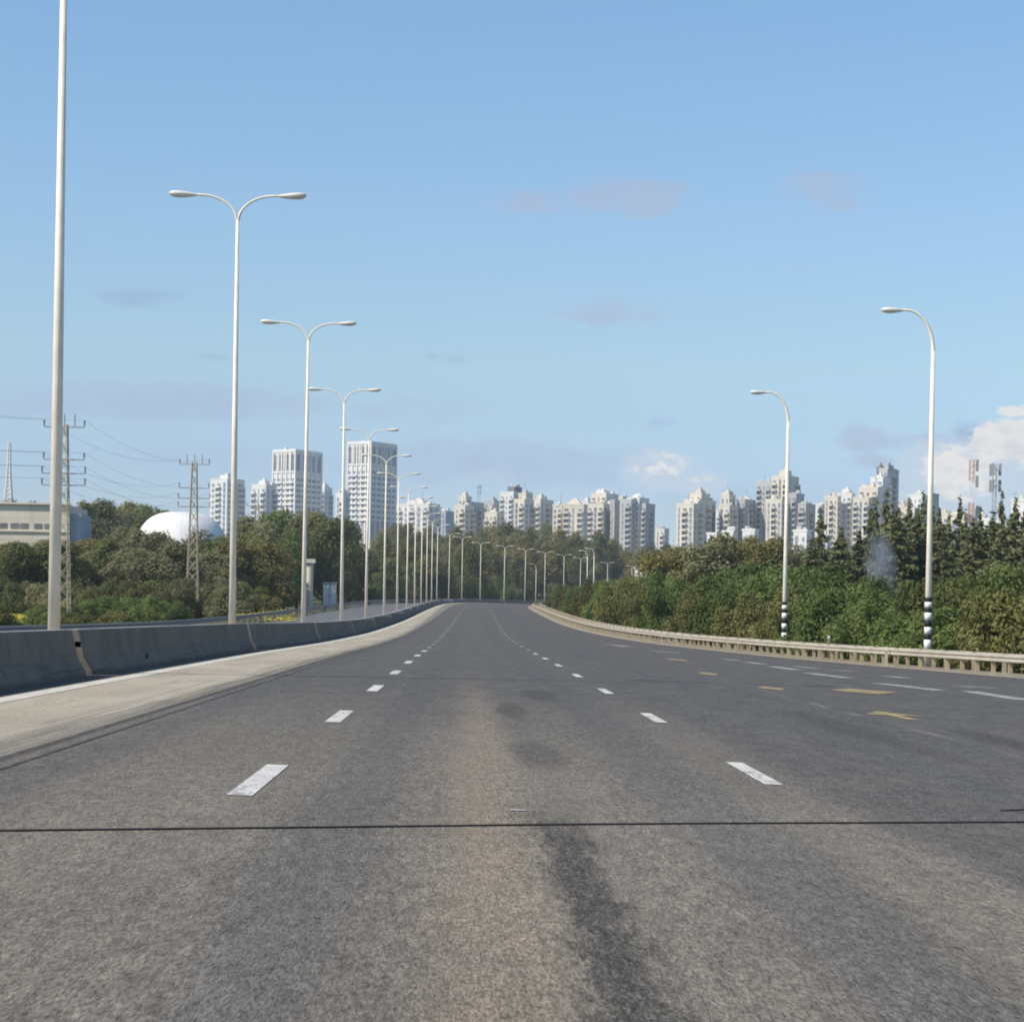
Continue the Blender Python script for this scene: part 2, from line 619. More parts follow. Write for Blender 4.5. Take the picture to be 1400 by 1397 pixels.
def shoulder_mat():
    M = Mat('pale_concrete', .92, .15)
    n = M.noise(.8, 6, .65, sc=(1, .25, 1))
    f = M.noise(50, 3, .7, sc=(1, .4, 1))
    c = M.mix(M.rng(n, .32, .68), (.345, .298, .23), (.435, .385, .302))
    c = M.mix(M.rng(M.noise(3.2, 5, .7, sc=(1, .1, 1)), .54, .7, 0, .45), c, (.19, .165, .14))
    c = M.mix(M.rng(M.noise(.12, 3, .5, sc=(.3, 1, 1)), .55, .7, 0, .35), c, (.40, .36, .30))
    x, y, z = M.xyz()
    st = M.math('MULTIPLY', M.rng(M.noise(9, 4, .6, sc=(1, .012, 1)), .48, .6), M.rng(x, -4.35, -3.7))
    c = M.mix(M.math('MULTIPLY', st, .7), c, (.12, .108, .094))
    c = M.mix(M.math('MULTIPLY', M.rng(M.math('ADD', x, M.math('MULTIPLY', M.noise(1.5, 5, .7, sc=(1, .2, 1)), .5)), -3.75, -3.3), .7), c, (.15, .135, .115))
    k = M.n.new('ShaderNodeVectorMath')
    k.operation = 'SCALE'
    M.l.new(c, k.inputs[0])
    M.l.new(M.rng(f, .3, .7, .6, 1.4, False), k.inputs['Scale'])
    M.bump(f, .4, .01)
    return M.color(k.outputs[0])


M_SHOULDER = shoulder_mat()
M_BARRIER_SHADE = concrete('painted_barrier_shade', (.07, .066, .06), (.11, .102, .092), scale=1.5)  # dark tone imitates the barrier's cast shadow on the concrete


def barrier_mat():
    M = Mat('shaded_stained_concrete', .9, .15)
    x, y, z = M.xyz()
    n = M.noise(1.1, 6, .65)
    c = M.mix(M.rng(n, .32, .68), (.132, .117, .095), (.185, .165, .137))  # faces darkened in the colour to stand for their shaded side
    c = M.mix(M.rng(M.noise(2.2, 5, .7, sc=(1, 1, .12)), .52, .75, 0, .5), c, (.06, .057, .052))
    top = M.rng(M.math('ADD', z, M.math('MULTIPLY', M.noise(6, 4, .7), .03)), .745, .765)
    c = M.mix(M.math('MULTIPLY', top, .85), c, (.46, .42, .36))  # top edge painted paler to stand for sunlight on it
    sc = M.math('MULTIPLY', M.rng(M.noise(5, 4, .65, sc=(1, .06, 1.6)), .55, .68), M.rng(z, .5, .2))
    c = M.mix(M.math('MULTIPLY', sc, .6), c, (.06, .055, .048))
    c = M.mix(M.math('MULTIPLY', M.rng(M.noise(.45, 5, .6), .52, .68), .5), c, (.17, .16, .14))
    M.bump(M.noise(45, 3, .7), .3, .01)
    return M.color(c)


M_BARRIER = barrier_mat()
M_GRAVEL = concrete('dusty_gravel', (.27, .225, .17), (.36, .305, .235), scale=1.5)


def worn_paint(name, col, wear, lo=.5, hi=.62):
    M = Mat(name, .85, .2)
    n = M.math('ADD', M.math('MULTIPLY', M.noise(5, 5, .7, sc=(1, .4, 1)), .6), M.math('MULTIPLY', M.noise(40, 3, .7, sc=(1, .4, 1)), .4))
    c = M.mix(M.rng(M.noise(2.5, 4, .6), .35, .65, .8, 1), (.2, .19, .18), col)
    c = M.mix(M.math('MULTIPLY', M.rng(n, lo, hi), wear), c, (.16, .155, .15))
    M.bump(M.noise(60, 3, .7), .3, .008)
    return M.color(c)


M_PAINT = worn_paint('white_road_paint', (.62, .60, .56), .75)
M_PAINTF = worn_paint('faded_white_paint', (.36, .355, .34), .85, .42, .6)
M_PAINTW = worn_paint('worn_white_paint', (.42, .415, .40), .85, .42, .6)
M_EDGE = worn_paint('worn_edge_paint', (.64, .60, .53), .5, .48, .66)
M_YELLOW = worn_paint('worn_yellow_paint', (.38, .275, .10), .85, .45, .6)
M_POLE = plain('galvanised_pole_paint', (.82, .74, .61), .5, .4, .12, 1.2)
M_HEAD = plain('lamp_housing', (.80, .75, .66), .5, .4, .05)
M_GLASS = plain('lamp_glass', (.22, .2, .18), .2, .5, .05)
M_RAIL = plain('dusty_steel_rail', (.46, .41, .33), .55, .4, .12, 1.5)
M_POST = plain('dusty_steel_post', (.36, .30, .2), .7, .3, .15, 2)
M_DRAIL = plain('grey_steel_rail', (.2, .2, .2), .6, .3, .1)
M_BLACK = plain('black_paint', (.015, .015, .016), .6, .3, .1)
M_WHITE = plain('white_paint', (.78, .77, .74), .6, .3, .04)
M_RUBBER = plain('black_rubber', (.03, .031, .033), .7, .3, .2, 12)
M_STEEL = plain('lattice_steel', (.42, .36, .26), .7, .3, .15)
M_GSTEEL = plain('grey_lattice_steel', (.36, .35, .35), .7, .3, .1)
M_WIRE = plain('aluminium_wire', (.22, .23, .25), .6, .3, .02)
M_RED = plain('red_mast_paint', (.4, .12, .09), .7, .3, .1)
M_GROUND = ground_mat()
M_BARK = plain('bark', (.10, .078, .055), .95, .1, .3, 6)
M_LEAF = {
    'olive': leaf_mat('olive_leaves', ((0.164, 0.15, 0.046), (0.235, 0.205, 0.072), (0.307, 0.252, 0.11)), .35),
    'grey': leaf_mat('greyish_leaves', ((0.157, 0.158, 0.072), (0.232, 0.223, 0.11), (0.299, 0.276, 0.151)), .35),
    'dark': leaf_mat('dark_green_leaves', ((0.103, 0.122, 0.039), (0.156, 0.172, 0.055), (0.218, 0.223, 0.082)), .35),
    'green': leaf_mat('green_leaves', ((0.106, 0.148, 0.041), (0.166, 0.211, 0.06), (0.232, 0.271, 0.09)), .35),
    'dry': leaf_mat('dry_brush_leaves', ((0.136, 0.143, 0.044), (0.199, 0.189, 0.067), (0.264, 0.23, 0.101)), .35),
    'bright': leaf_mat('bright_green_leaves', ((0.127, 0.165, 0.046), (0.182, 0.226, 0.068), (0.242, 0.264, 0.099)), .35),
    'needle': leaf_mat('conifer_needles', ((0.109, 0.121, 0.055), (0.163, 0.17, 0.075), (0.221, 0.216, 0.103)), .2),
}

# ------------------------------------------------------------------ ground and roads


def axis(parts):
    out = []
    for a, b, s in parts:
        out += list(np.arange(a, b, s))
    out.append(parts[-1][1])
    return np.array(out)


def build_ground():
    xs = axis([(-5000, -1000, 500), (-1000, -200, 50), (-200, -40, 8), (-40, 40, 1.6), (40, 200, 8), (200, 1000, 50), (1000, 5000, 500)])
    ys = axis([(-60, 160, 2), (160, 700, 5), (700, 1200, 20), (1200, 3000, 100), (3000, 9000, 500)])
    X, Y = np.meshgrid(xs, ys)
    Z = G(X, Y)
    mb = MB()
    mb.quad_strip([[(X[i, j], Y[i, j], Z[i, j]) for j in range(len(xs))] for i in range(len(ys))])
    tag(mb.build('ground', M_GROUND, smooth=True), 'grassy ground on both sides of the road reaching the horizon', kind='structure')


def strip(name, mat, us, y0, y1, lift=0., label=None, step=3., base=None, kind='structure', absx=False):
    """a sheet along the road; us = functions/offsets from the median line"""
    mb = MB()
    rows = []
    n = max(2, int((y1 - y0) / step) + 1)
    for y in np.linspace(y0, y1, n):
        row = []
        for u in us:
            x = float(u(y)) if callable(u) else float(XM(y)) + u
            row.append((x, y, float(surf(x, y)) + lift))
        rows.append(row)
    mb.quad_strip(rows)
    return tag(mb.build(name, mat, smooth=True), label, kind=kind)


build_ground()


def road_us():
    fr = np.linspace(0, 1, 9)
    fs = [lambda y, t=t: float(XM(y)) + 3.0 + (float(REDGE(y)) + .15 - float(XM(y)) - 3.0) * t for t in fr]
    return fs


strip('road', M_ASPH, road_us(), -50, 690, 0, 'wide grey asphalt road running straight ahead then bending right')
strip('opposite_road', M_ASPH2, [-.95, -5, -10.9], -50, 690, 0, 'opposite carriageway beyond the concrete median barrier')
strip('median_strip', M_SHOULDER, [-1.0, 0.0], -50, 690, .02, 'narrow concrete strip under the median barrier')
strip('shoulder', M_SHOULDER, [0.001, 1.5, 3.06], -50, 690, .004, 'pale concrete shoulder along the median barrier')
strip('verge', M_GRAVEL, [lambda y: float(REDGE(y)) - .25, lambda y: float(REDGE(y)) + .2, lambda y: float(REDGE(y)) + 2.6], -50, 690, .012, 'dusty gravel verge under the right guardrails')
# dark seams where shoulder meets asphalt
strip('road_seam', M_SEAM, [3.2, 3.24], -50, 300, .005, 'thin tar line in the asphalt beside the shoulder')
strip('road_seam', M_SEAM, [2.98, 3.04], -50, 420, .008, 'dark seam where the shoulder meets the asphalt')
strip('barrier_shade', M_BARRIER_SHADE, [.002, .4, .80], -50, 690, .007, 'dark strip painted as the shadow at the foot of the median barrier')  # painted shade, as wide as the barrier's shadow
strip('edge_marking', M_EDGE, [.86, 1.14], -50, 480, .009, 'worn white edge line beside the median barrier')


def dashes(name, u, first, cyc, ln, w, y1, mat, label, lift=.005):
    mb = MB()
    y = first
    while y < y1:
        ys = np.linspace(y, y + ln, 3)
        rows = []
        for yy in ys:
            x = float(XM(yy)) + (float(u(yy)) if callable(u) else u)
            rows.append([(x - w / 2, yy, float(surf(x - w / 2, yy)) + lift), (x + w / 2, yy, float(surf(x + w / 2, yy)) + lift)])
        mb.quad_strip(rows)
        y += cyc
    return tag(mb.build(name, mat), label, kind='structure')


def ground_at(px, py):
    """paved point under a photo pixel"""
    d = ray(px, py)

    def h(Y):
        p = Vector((0, 0, CAMH)) + d * (Y / d.y)
        return p, p.z - float(surf(p.x, Y))
    for Y in np.arange(5, 500, 1.):
        if h(Y)[1] <= 0:
            a, b = Y - 1., Y
            for _ in range(24):
                m = (a + b) / 2
                if h(m)[1] > 0:
                    a = m
                else:
                    b = m
            return h(b)[0]
    return h(500.)[0]


    return p


_d = ground_at(335, 1088).y
dashes('lane_marking', 5.06, _d, 9.05, 2.7, .168, 75, M_PAINT, 'left dashed white lane line')
_e = _d + 9.05 * math.ceil((75 - _d) / 9.05)
dashes('lane_marking', 5.06, _e, 9.05, 2.7, .15, 430, M_PAINTF, 'faded far stretch of the left dashed lane line')
_d = ground_at(1050, 1074).y + .1
dashes('lane_marking', 8.83, _d, 9.05, 2.35, .145, 75, M_PAINT, 'right dashed white lane line')
_e = _d + 9.05 * math.ceil((75 - _d) / 9.05)
dashes('lane_marking', 8.83, _e, 9.05, 2.35, .14, 430, M_PAINTF, 'faded far stretch of the right dashed lane line')

# ---- worn lettering and symbols on the right lanes, each laid from its own outline
def patch(name, mat, poly, label, lift=.006):
    mb = MB()
    pts = [(x, y, float(surf(x, y)) + lift) for x, y in poly]
    mb.v += pts
    mb.f.append(tuple(range(len(pts))))
    return tag(mb.build(name, mat), label, kind='structure')


def diamond(px, py, w, l, nm='yellow'):
    p = ground_at(px, py)
    patch('road_marking', M_YELLOW, [(p.x, p.y - l / 2), (p.x + w / 2, p.y), (p.x, p.y + l / 2), (p.x - w / 2, p.y)], 'worn yellow diamond painted on the right lane')


def arrow(px, py, w, l):
    p = ground_at(px, py)
    pl = [(-.12, -.5), (.12, -.5), (.12, .0), (.5, -.02), (0, .5), (-.5, -.02), (-.12, .0)]
    patch('road_marking', M_YELLOW, [(p.x + a * w, p.y + b * l) for a, b in pl], 'worn yellow arrow painted on the right lane')


diamond(1180, 945, 1.3, 3.0)
arrow(1222, 978, .8, 2.6)
diamond(1055, 941, .55, 2.2)
diamond(926, 902, .9, 4.0)
diamond(968, 921, .5, 3.0)
diamond(848, 883, .8, 5.0)

# hatched strokes beside the right edge
strokes = [(1400, 957, 1325, 945), (1285, 944, 1200, 934), (1160, 927, 1105, 920), (1090, 916, 1055, 911), (1045, 908, 1020, 905),
           (1360, 941, 1310, 938), (1240, 927, 1210, 924), (1170, 918, 1140, 916), (1120, 914, 1085, 911), (1010, 903, 990, 901),
           (930, 893, 890, 890), (865, 884, 830, 881)]
for a, b, c, d in strokes:
    p, q = ground_at(a, b), ground_at(c, d)
    t = Vector((q.x - p.x, q.y - p.y, 0)).normalized()
    n = Vector((-t.y, t.x, 0)) * .2
    patch('road_marking', M_PAINTW, [(p.x - n.x, p.y - n.y), (q.x - n.x, q.y - n.y), (q.x + n.x, q.y + n.y), (p.x + n.x, p.y + n.y)], 'worn white stroke beside the right edge of the road')
p = ground_at(708, 1108)
patch('road_marking', M_PAINTW, [(p.x - .05, p.y - .05), (p.x + .05, p.y - .05), (p.x + .05, p.y + .03), (p.x - .05, p.y + .03)], 'small pale fleck on the road just beyond the cable')

# ------------------------------------------------------------------ black cable across the road
def cable():
    mb = MB()
    pts = []
    a, m, b = ground_at(0, 1137), ground_at(700, 1129), ground_at(1400, 1124.5)
    for x in np.linspace(-4.9, 5.2, 30):
        # parabola through the three points
        y = (a.y * (x - m.x) * (x - b.x) / ((a.x - m.x) * (a.x - b.x)) + m.y * (x - a.x) * (x - b.x) / ((m.x - a.x) * (m.x - b.x))
             + b.y * (x - a.x) * (x - m.x) / ((b.x - a.x) * (b.x - m.x)))
        pts.append((x, y + .012 * math.sin(x * 1.7), float(surf(x, y)) + .0062))
    mb.tube(pts, .0058, 8)
    o = mb.build('road_cable', M_RUBBER, smooth=True)
    tag(o, 'thin black rubber cable lying right across the road in the foreground', 'cable')
    mb = MB()
    pts = []
    for px, py in [(1368, 1109), (1400, 1108), (1500, 1107), (1700, 1106)]:
        p = ground_at(px, py)
        pts.append((p.x, p.y, float(surf(p.x, p.y)) + .0075))
    mb.tube(pts, .0058, 8)
    tag(mb.build('road_cable', M_RUBBER, smooth=True), 'short black cable end at the right picture edge, just beyond the long cable', 'cable')


cable()

# ------------------------------------------------------------------ median barrier segments
S = 26.45
LAMP_Y = [S * (k + .33) for k in range(1, 14)]
PROFILE = [(.34, 0), (.34, .07), (.2, .30), (.105, .74), (.085, .76), (-.085, .76), (-.105, .74), (-.2, .30), (-.34, .07), (-.34, 0)]
ORD = ['nearest', 'second', 'third', 'fourth', 'fifth', 'sixth', 'seventh', 'eighth', 'ninth', 'tenth', 'eleventh', 'twelfth', 'thirteenth',
       'fourteenth', 'fifteenth', 'sixteenth', 'seventeenth', 'eighteenth', 'nineteenth', 'twentieth', 'twenty-first', 'twenty-second',
       'twenty-third', 'twenty-fourth', 'twenty-fifth', 'twenty-sixth']


def barrier():
    gaps = [-20.] + [y - 1.3 for y in [S * .33] + LAMP_Y] + [400, 424, 446, 468, 490, 512, 535, 558]
    names = []
    for i in range(len(gaps) - 1):
        a, b = gaps[i] + .26, gaps[i + 1] - .26
        if b < 20:
            continue
        y0 = a
        x0 = float(XM(y0))
        root = thing('barrier_segment', 'x', 'concrete barrier', (x0, y0, float(surf(x0 + .01, y0))), 'concrete segments of the median barrier')
        mb = MB()
        rows = []
        for y in np.linspace(a, b, 6):
            xm = float(XM(y))
            sl = (float(XM(y + .5)) - float(XM(y - .5)))
            zz = float(PROF(y)) + .105
            rows.append([(xm + u / math.sqrt(1 + sl * sl) - x0, y - u * sl - y0, zz + h - root.location.z) for u, h in PROFILE])
        n0 = mb.quad_strip(rows)
        k = len(PROFILE)
        mb.f.append(tuple(n0 + j for j in range(k)))
        mb.f.append(tuple(n0 + 5 * k + j for j in reversed(range(k))))
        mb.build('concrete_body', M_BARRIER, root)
        names.append((root, a))
    for j, (r_, a) in enumerate(names):
        if j == 0:
            r_['label'] = 'grey concrete barrier segment at the left picture edge, before the nearest lamp'
        elif j < 16:
            r_['label'] = f'grey concrete barrier segment running on from the {ORD[j-1]} double lamp'
        else:
            r_['label'] = f'far concrete barrier segment crossing the view at the bend, {ORD[j-16]} beyond the lamp cluster'
    # dark hole in the segment behind the first lamp, dark fitting in the first gap
    r0 = names[1][0]
    p = at(197, 917, 39.)
    hy = 6.25 * F / (640 - 197)
    mb = MB()
    xm = float(XM(hy)) + .325
    mb.tube([(xm, hy, .32), (xm + .03, hy, .315)], .055, 10)
    for i, v_ in enumerate(mb.v):
        mb.v[i] = (v_[0] - r0.location.x, v_[1] - r0.location.y, v_[2] - r0.location.z)
    mb.build('drain_hole', M_BLACK, r0)
    mb = MB()
    gy = gaps[2] + .2
    mb.box((0.1, .035, .5), (.1, .07, .09))
    mb.build('steel_fitting', M_BLACK, r0)


barrier()

# ------------------------------------------------------------------ street lamps


def head_fn(sgn):
    def fn(q):      # taper towards the arm
        return q
    return fn


def lamp_head(mb, x0, sgn, z, L=.88, lift=.04, glass=False):
    rows = []
    n = 12
    prof = [(0, .035, .035), (.08, .05, .05), (.25, .085, .1), (.5, .12, .17), (.75, .125, .19), (.9, .1, .15), (.97, .055, .08), (1., .01, .012)]
    if glass:
        prof = [(.36, .01, .01), (.45, .06, .1), (.6, .085, .135), (.78, .08, .13), (.88, .05, .08), (.92, .01, .01)]
    for t, hz, hy in prof:
        row = []
        for k in range(n):
            a = 2 * math.pi * k / n
            zz = math.sin(a) * hz
            zz = zz * (.55 if zz > 0 else 1.) if not glass else (zz * .5 - .065 if zz < 0 else zz * .1 - .065)
            row.append((x0 + sgn * t * L, math.cos(a) * hy, z + zz + t * lift))
        rows.append(row)
    mb.quad_strip(rows, True)
    k = len(rows) - 1
    return mb


def make_double():
    root = thing('double_street_lamp', 'x', 'street lamp', (0, 0, 0), 'double-arm lamps along the median barrier')
    H = 12.75
    mb = MB()
    mb.tube([(0, 0, 0), (0, 0, H * .5), (0, 0, H)], [.108, .082, .05], 14)
    mb.build('pole', M_POLE, root, True)
    mb = MB()
    mb.box((0, 0, .02), (.5, .5, .04))
    mb.build('base_plate', M_POLE, root)
    for s in (-1, 1):
        mb = MB()
        pts = [(s * .0, 0, H - .12)] + [(s * (.02 + 1.08 * (1 - math.cos(t))), 0, H - .05 + .76 * math.sin(t)) for t in np.linspace(.12, math.pi / 2, 9)] + [(s * 1.22, 0, H + .715)]
        mb.tube(pts, [.044] * 3 + [.036] * (len(pts) - 3), 8)
        arm = mb.build('arm', M_POLE, root, True)
        mb = lamp_head(MB(), s * 1.16, s, H + .715)
        hd = mb.build('lamp_head', M_HEAD, root, True)
        lamp_head(MB(), s * 1.16, s, H + .715, glass=True).build('lamp_glass', M_GLASS, hd, True)
    return root


LAMP_POS = [(float(XM(y)) - .5, y) for y in LAMP_Y]
for px, d in [(605, 379), (613, 402), (631, 424), (656, 446), (688.6, 468), (717, 490), (744, 512), (770, 535), (792.5, 558), (830, 605), (863, 640)]:
    if d > 380:
        LAMP_POS.append(((px - X0) * d / F, d))
proto = make_double()
for i, (x, y) in enumerate(LAMP_POS):
    o = proto if i == 0 else copy_tree(proto)
    z = float(surf(XM(y) - .5, y))
    if y > 440:
        z -= .5
    o.location = (x, y, z)
    o.rotation_euler = (0, R(rng.uniform(-.25, .3)), math.atan(-(float(XM(y + 1)) - float(XM(y - 1))) / 2) if y < 640 else -.25)
    if i == 0:
        o['label'] = 'tall pale lamp post at left, nearest on the median, its head above the frame'
    elif i < 8:
        o['label'] = f'pale double-arm street lamp, {ORD[i]} along the median barrier counted from the nearest post'
    elif i < len(LAMP_Y):
        o['label'] = f'distant double-arm street lamp in the crowded row, {ORD[i]} along the median'
    else:
        o['label'] = f'tiny double-arm street lamp on the far bend, {ORD[i-len(LAMP_Y)]} after the crowded row'.replace('nearest', 'first')


def make_single(H=12., bands=True, foot=.15):
    root = thing('single_street_lamp', 'x', 'street lamp', (0, 0, 0), 'single-arm lamps')
    mb = MB()
    pts = [(0, 0, 0), (0, 0, H * .45), (0, 0, H - 1.5)]
    rad = [.125, .095, .07]
    mb.tube(pts, rad, 12)
    mb.build('pole', M_POLE, root, True)
    mb = MB()
    pts = [(0, 0, H - 1.55)] + [(-.95 * (1 - math.cos(t)), 0, H - 1.5 + 1.4 * math.sin(t)) for t in np.linspace(0, math.pi / 2, 10)] + [(-1.1, 0, H - .1)]
    mb.tube(pts, [.07, .068, .064, .06, .056, .052, .05, .048, .046, .044, .042, .04], 8)
    mb.build('arm', M_POLE, root, True)
    mb = lamp_head(MB(), -1.0, -1, H - .1, .85, .0)
    hd = mb.build('lamp_head', M_HEAD, root, True)
    lamp_head(MB(), -1.0, -1, H - .1, .85, .0, glass=True).build('lamp_glass', M_GLASS, hd, True)
    if bands:
        z = foot
        for k, (h, m) in enumerate([(.32, M_WHITE), (.2, M_BLACK), (.24, M_WHITE), (.24, M_BLACK), (.26, M_WHITE), (.17, M_BLACK), (.2, M_WHITE), (.16, M_BLACK)]):
            mb = MB()
            mb.tube([(0, 0, z), (0, 0, z + h)], .1275, 12)
            mb.build('white_band' if m is M_WHITE else 'black_band', m, root, True)
            z += h
    return root


b1 = at(1268, 883, 71.6)
_g = gz(b1.x, 71.6)
s1 = make_single(at(1240, 424, 71.6).z + .1 - _g, True, b1.z - .1 - _g)
s1.location = (b1.x, 71.6, _g)
tag(s1, 'single-arm lamp with black and white banded foot, nearer of two behind the right guardrail', None, 'single-arm lamps with banded feet on the right')
s2 = copy_tree(s1)
b2 = at(1072, 868, 98.3)
s2.location = (b2.x, 98.3, gz(b2.x, 98.3) + .1)
s2['label'] = 'single-arm lamp with black and white banded foot, farther of two behind the right guardrail'
for o in (s1, s2):
    o.rotation_euler.y = R(.15)
s3 = make_single(12, False)
far = [(648, 560, 'tiny single lamp on the hillside behind the left start of the bend'), (732, 575, 'tiny single lamp on the hillside between two lamps of the bend'),
       (802, 430, 'slim lamp post rising behind the right bushes below the domed towers'), (811, 410, 'slim lamp post right beside the one below the domed towers')]
for i, (px, d, lb) in enumerate(far):
    o = s3 if i == 0 else copy_tree(s3)
    x = (px - X0) * d / F
    o.location = (x, d, gz(x, d))
    tag(o, lb, None, 'far single-arm lamps beyond the bend')

# ------------------------------------------------------------------ guardrails


def guardrail(name, label, xf, y0, y1, zf, mat, pmat, spacing, h=.72, face=-1, thick=.06, group=None, step=2., bh=1.):
    """steel beam on posts; xf(y) the beam's line, zf(x,y) the ground under it"""
    x0 = float(xf(y0))
    root = thing(name, label, 'guardrail', (x0, y0, zf(x0, y0)), group)
    L = root.location
    prof = [(a, b * bh) for a, b in ((0, .155), (.05, .12), (.05, .06), (0, .015), (0, -.015), (.05, -.06), (.05, -.12), (0, -.155), (-.012, -.155), (-.012, .155))]
    rows = []
    for y in np.arange(y0, y1 + .01, step):
        x = float(xf(y))
        z = zf(x, y)
        rows.append([(x + face * a - L.x, y - L.y, z + h + b - L.z) for a, b in prof])
    mb = MB()
    mb.quad_strip(rows, True)
    mb.build('rail_beam', mat, root)
    pts = []
    y = y0 + .3
    while y < y1:
        x = float(xf(y))
        sl = float(xf(y + .5)) - float(xf(y - .5))
        pts.append((x, y))
        y += spacing / math.sqrt(1 + sl * sl)
    vis = [q for q in pts if -30 < X0 + F * q[0] / max(q[1], 1) < 1430]
    for x, y in vis[:100]:
        mb = MB()
        mb.box((x - face * .075 - L.x, y - L.y, zf(x, y) + (h + .1) / 2 - .1 - L.z), (.12, .07, h + .3))
        mb.build('post', pmat, root)
    rest = MB()
    for x, y in vis[100:]:
        rest.box((x - face * .075 - L.x, y - L.y, zf(x, y) + (h + .1) / 2 - .1 - L.z), (.12, .07, h + .3))
    if rest.v:
        o = rest.build('far_post', pmat, root)
        o['kind'] = 'stuff'
    return root


zR = lambda x, y: float(surf(x, y))
guardrail('guardrail', 'dusty steel guardrail on close posts along the right road edge, the front one', lambda y: REDGE(y) + .55, 44, 420, zR, M_RAIL, M_POST, 1.35, .50, -1, group='guardrails on the right', bh=.7)
guardrail('guardrail', 'second dusty guardrail running close behind the front one on the right', lambda y: REDGE(y) + 1.75, 46, 400, zR, M_RAIL, M_POST, 2.7, .52, 1, group='guardrails on the right', bh=.7)
guardrail('guardrail', 'dark grey guardrail beyond the opposite carriageway at left', lambda y: XM(y) - 11.3, 66, 560, lambda x, y: float(surf(x, y)), M_DRAIL, M_DRAIL, 4., .6, 1)


def marker(px, py, d, label, mat):
    p = at(px, py, d)
    z = float(surf(p.x, d))
    root = thing('marker_post', label, 'marker post', (p.x, d, z))
    mb = MB()
    mb.box((0, 0, (p.z - z) / 2), (.1, .04, p.z - z))
    mb.build('post', mat, root)
    mb = MB()
    mb.box((0, -.025, p.z - z - .08), (.08, .01, .1))
    mb.build('reflector', M_WHITE, root)


marker(1212, 884, 70, 'small pale marker post standing at the right guardrail by the nearer banded lamp', M_RAIL)
marker(1133, 868, 79, 'small yellowish marker post at the guardrail between the two banded lamps', M_YELLOW)

# ------------------------------------------------------------------ vegetation prototypes


def leaf_cloud(seed, blobs, n, leaf, inner=.55, jitter=.12, asp=1.6):
    """blobs: (x,y,z,rx,ry,rz); returns verts, faces of n leaf-sized quads"""
    r_ = np.random.RandomState(seed)
    b = np.array(blobs, float)
    w = b[:, 3] * b[:, 4] + b[:, 4] * b[:, 5] + b[:, 3] * b[:, 5]
    idx = r_.choice(len(b), n, p=w / w.sum())
    d = r_.normal(size=(n, 3))
    d /= np.linalg.norm(d, axis=1)[:, None]
    rad = 1 - (1 - inner) * r_.rand(n)**2.2 + r_.normal(size=n) * jitter
    c = b[idx, :3] + d * b[idx, 3:] * rad[:, None]
    nrm = d + r_.normal(size=(n, 3)) * .6 + np.array([0, 0, .3])
    nrm /= np.linalg.norm(nrm, axis=1)[:, None]
    t = r_.normal(size=(n, 3))
    t -= nrm * (t * nrm).sum(1)[:, None]
    t /= np.linalg.norm(t, axis=1)[:, None]
    s = np.cross(nrm, t)
    sz = leaf * (.55 + .9 * r_.rand(n))[:, None]
    v = np.stack([c - t * sz * asp / 2, c + s * sz / 2 - t * sz * .1, c + t * sz * asp / 2, c - s * sz / 2 + t * sz * .1], 1).reshape(-1, 3)
    f = np.arange(4 * n).reshape(-1, 4)
    return v, f


def np_mesh(name, v, f, mat):
    me = bpy.data.meshes.new(name)
    me.vertices.add(len(v))
    me.vertices.foreach_set('co', np.ascontiguousarray(v, dtype=np.float32).ravel())
    k = f.shape[1]
    me.loops.add(f.size)
    me.loops.foreach_set('vertex_index', f.astype(np.int32).ravel())
    me.polygons.add(len(f))
    me.polygons.foreach_set('loop_start', np.arange(0, f.size, k, dtype=np.int32))
    me.materials.append(mat)
    me.update()
    me.validate()
    return me


def trunk_mesh(seed, h, r0, limbs, spread):
    r_ = random.Random(seed)
    mb = MB()
    lean = r_.uniform(-.05, .05)
    mb.tube([(0, 0, -.3), (lean * h * .3, 0, h * .35), (lean * h, 0, h * .75)], [r0, r0 * .75, r0 * .35], 7)
    for i in range(limbs):
        a = 2 * math.pi * (i + r_.random() * .6) / limbs
        z0 = h * r_.uniform(.25, .55)
        e = (math.cos(a) * spread * r_.uniform(.5, .8), math.sin(a) * spread * r_.uniform(.5, .8), z0 + h * r_.uniform(.18, .35))
        mb.tube([(lean * z0, 0, z0), (e[0] * .5, e[1] * .5, z0 + (e[2] - z0) * .65), e], [r0 * .45, r0 * .32, r0 * .12], 5)
    return mb.mesh('trunk', M_BARK, True)


def make_round(seed, n=9000, leaf=.2):
    """unit tree: height 10, crown width about 8"""
    r_ = random.Random(seed)
    bl = []
    for k in range(24):
        a = r_.uniform(0, 2 * math.pi)
        rr = r_.uniform(.4, 3.2)
        z = r_.uniform(1.6, 8.8)
        rr *= 1.05 - max(0, (z - 5.5)) * .17
        s = r_.uniform(.65, 1.5)
        bl.append((rr * math.cos(a), rr * math.sin(a), z, s * 1.1, s * 1.1, s * .85))
    bl.append((0, 0, 6, 2.0, 2.0, 2.3))
    bl.append((0, 0, 2.6, 2.5, 2.5, 2.0))
    return leaf_cloud(seed, bl, n, leaf), trunk_mesh(seed, 7.5, .26, 5, 3.)


def make_bush(seed, n=17000, leaf=.078):
    """unit bush: height 3, width about 4.6, leafy down to the ground"""
    r_ = random.Random(seed)
    bl = []
    for k in range(26):
        a = r_.uniform(0, 2 * math.pi)
        rr = r_.uniform(.2, 1.85)
        z = r_.uniform(.35, 2.5) * (1.05 - .16 * rr)
        s = r_.uniform(.3, .7)
        bl.append((rr * math.cos(a), rr * math.sin(a), z, s, s, s * .85))
    bl.append((0, 0, 1.1, 1.4, 1.4, 1.1))
    return leaf_cloud(seed, bl, n, leaf, .5, .14, 1.8), trunk_mesh(seed, 1.8, .07, 5, 1.2)


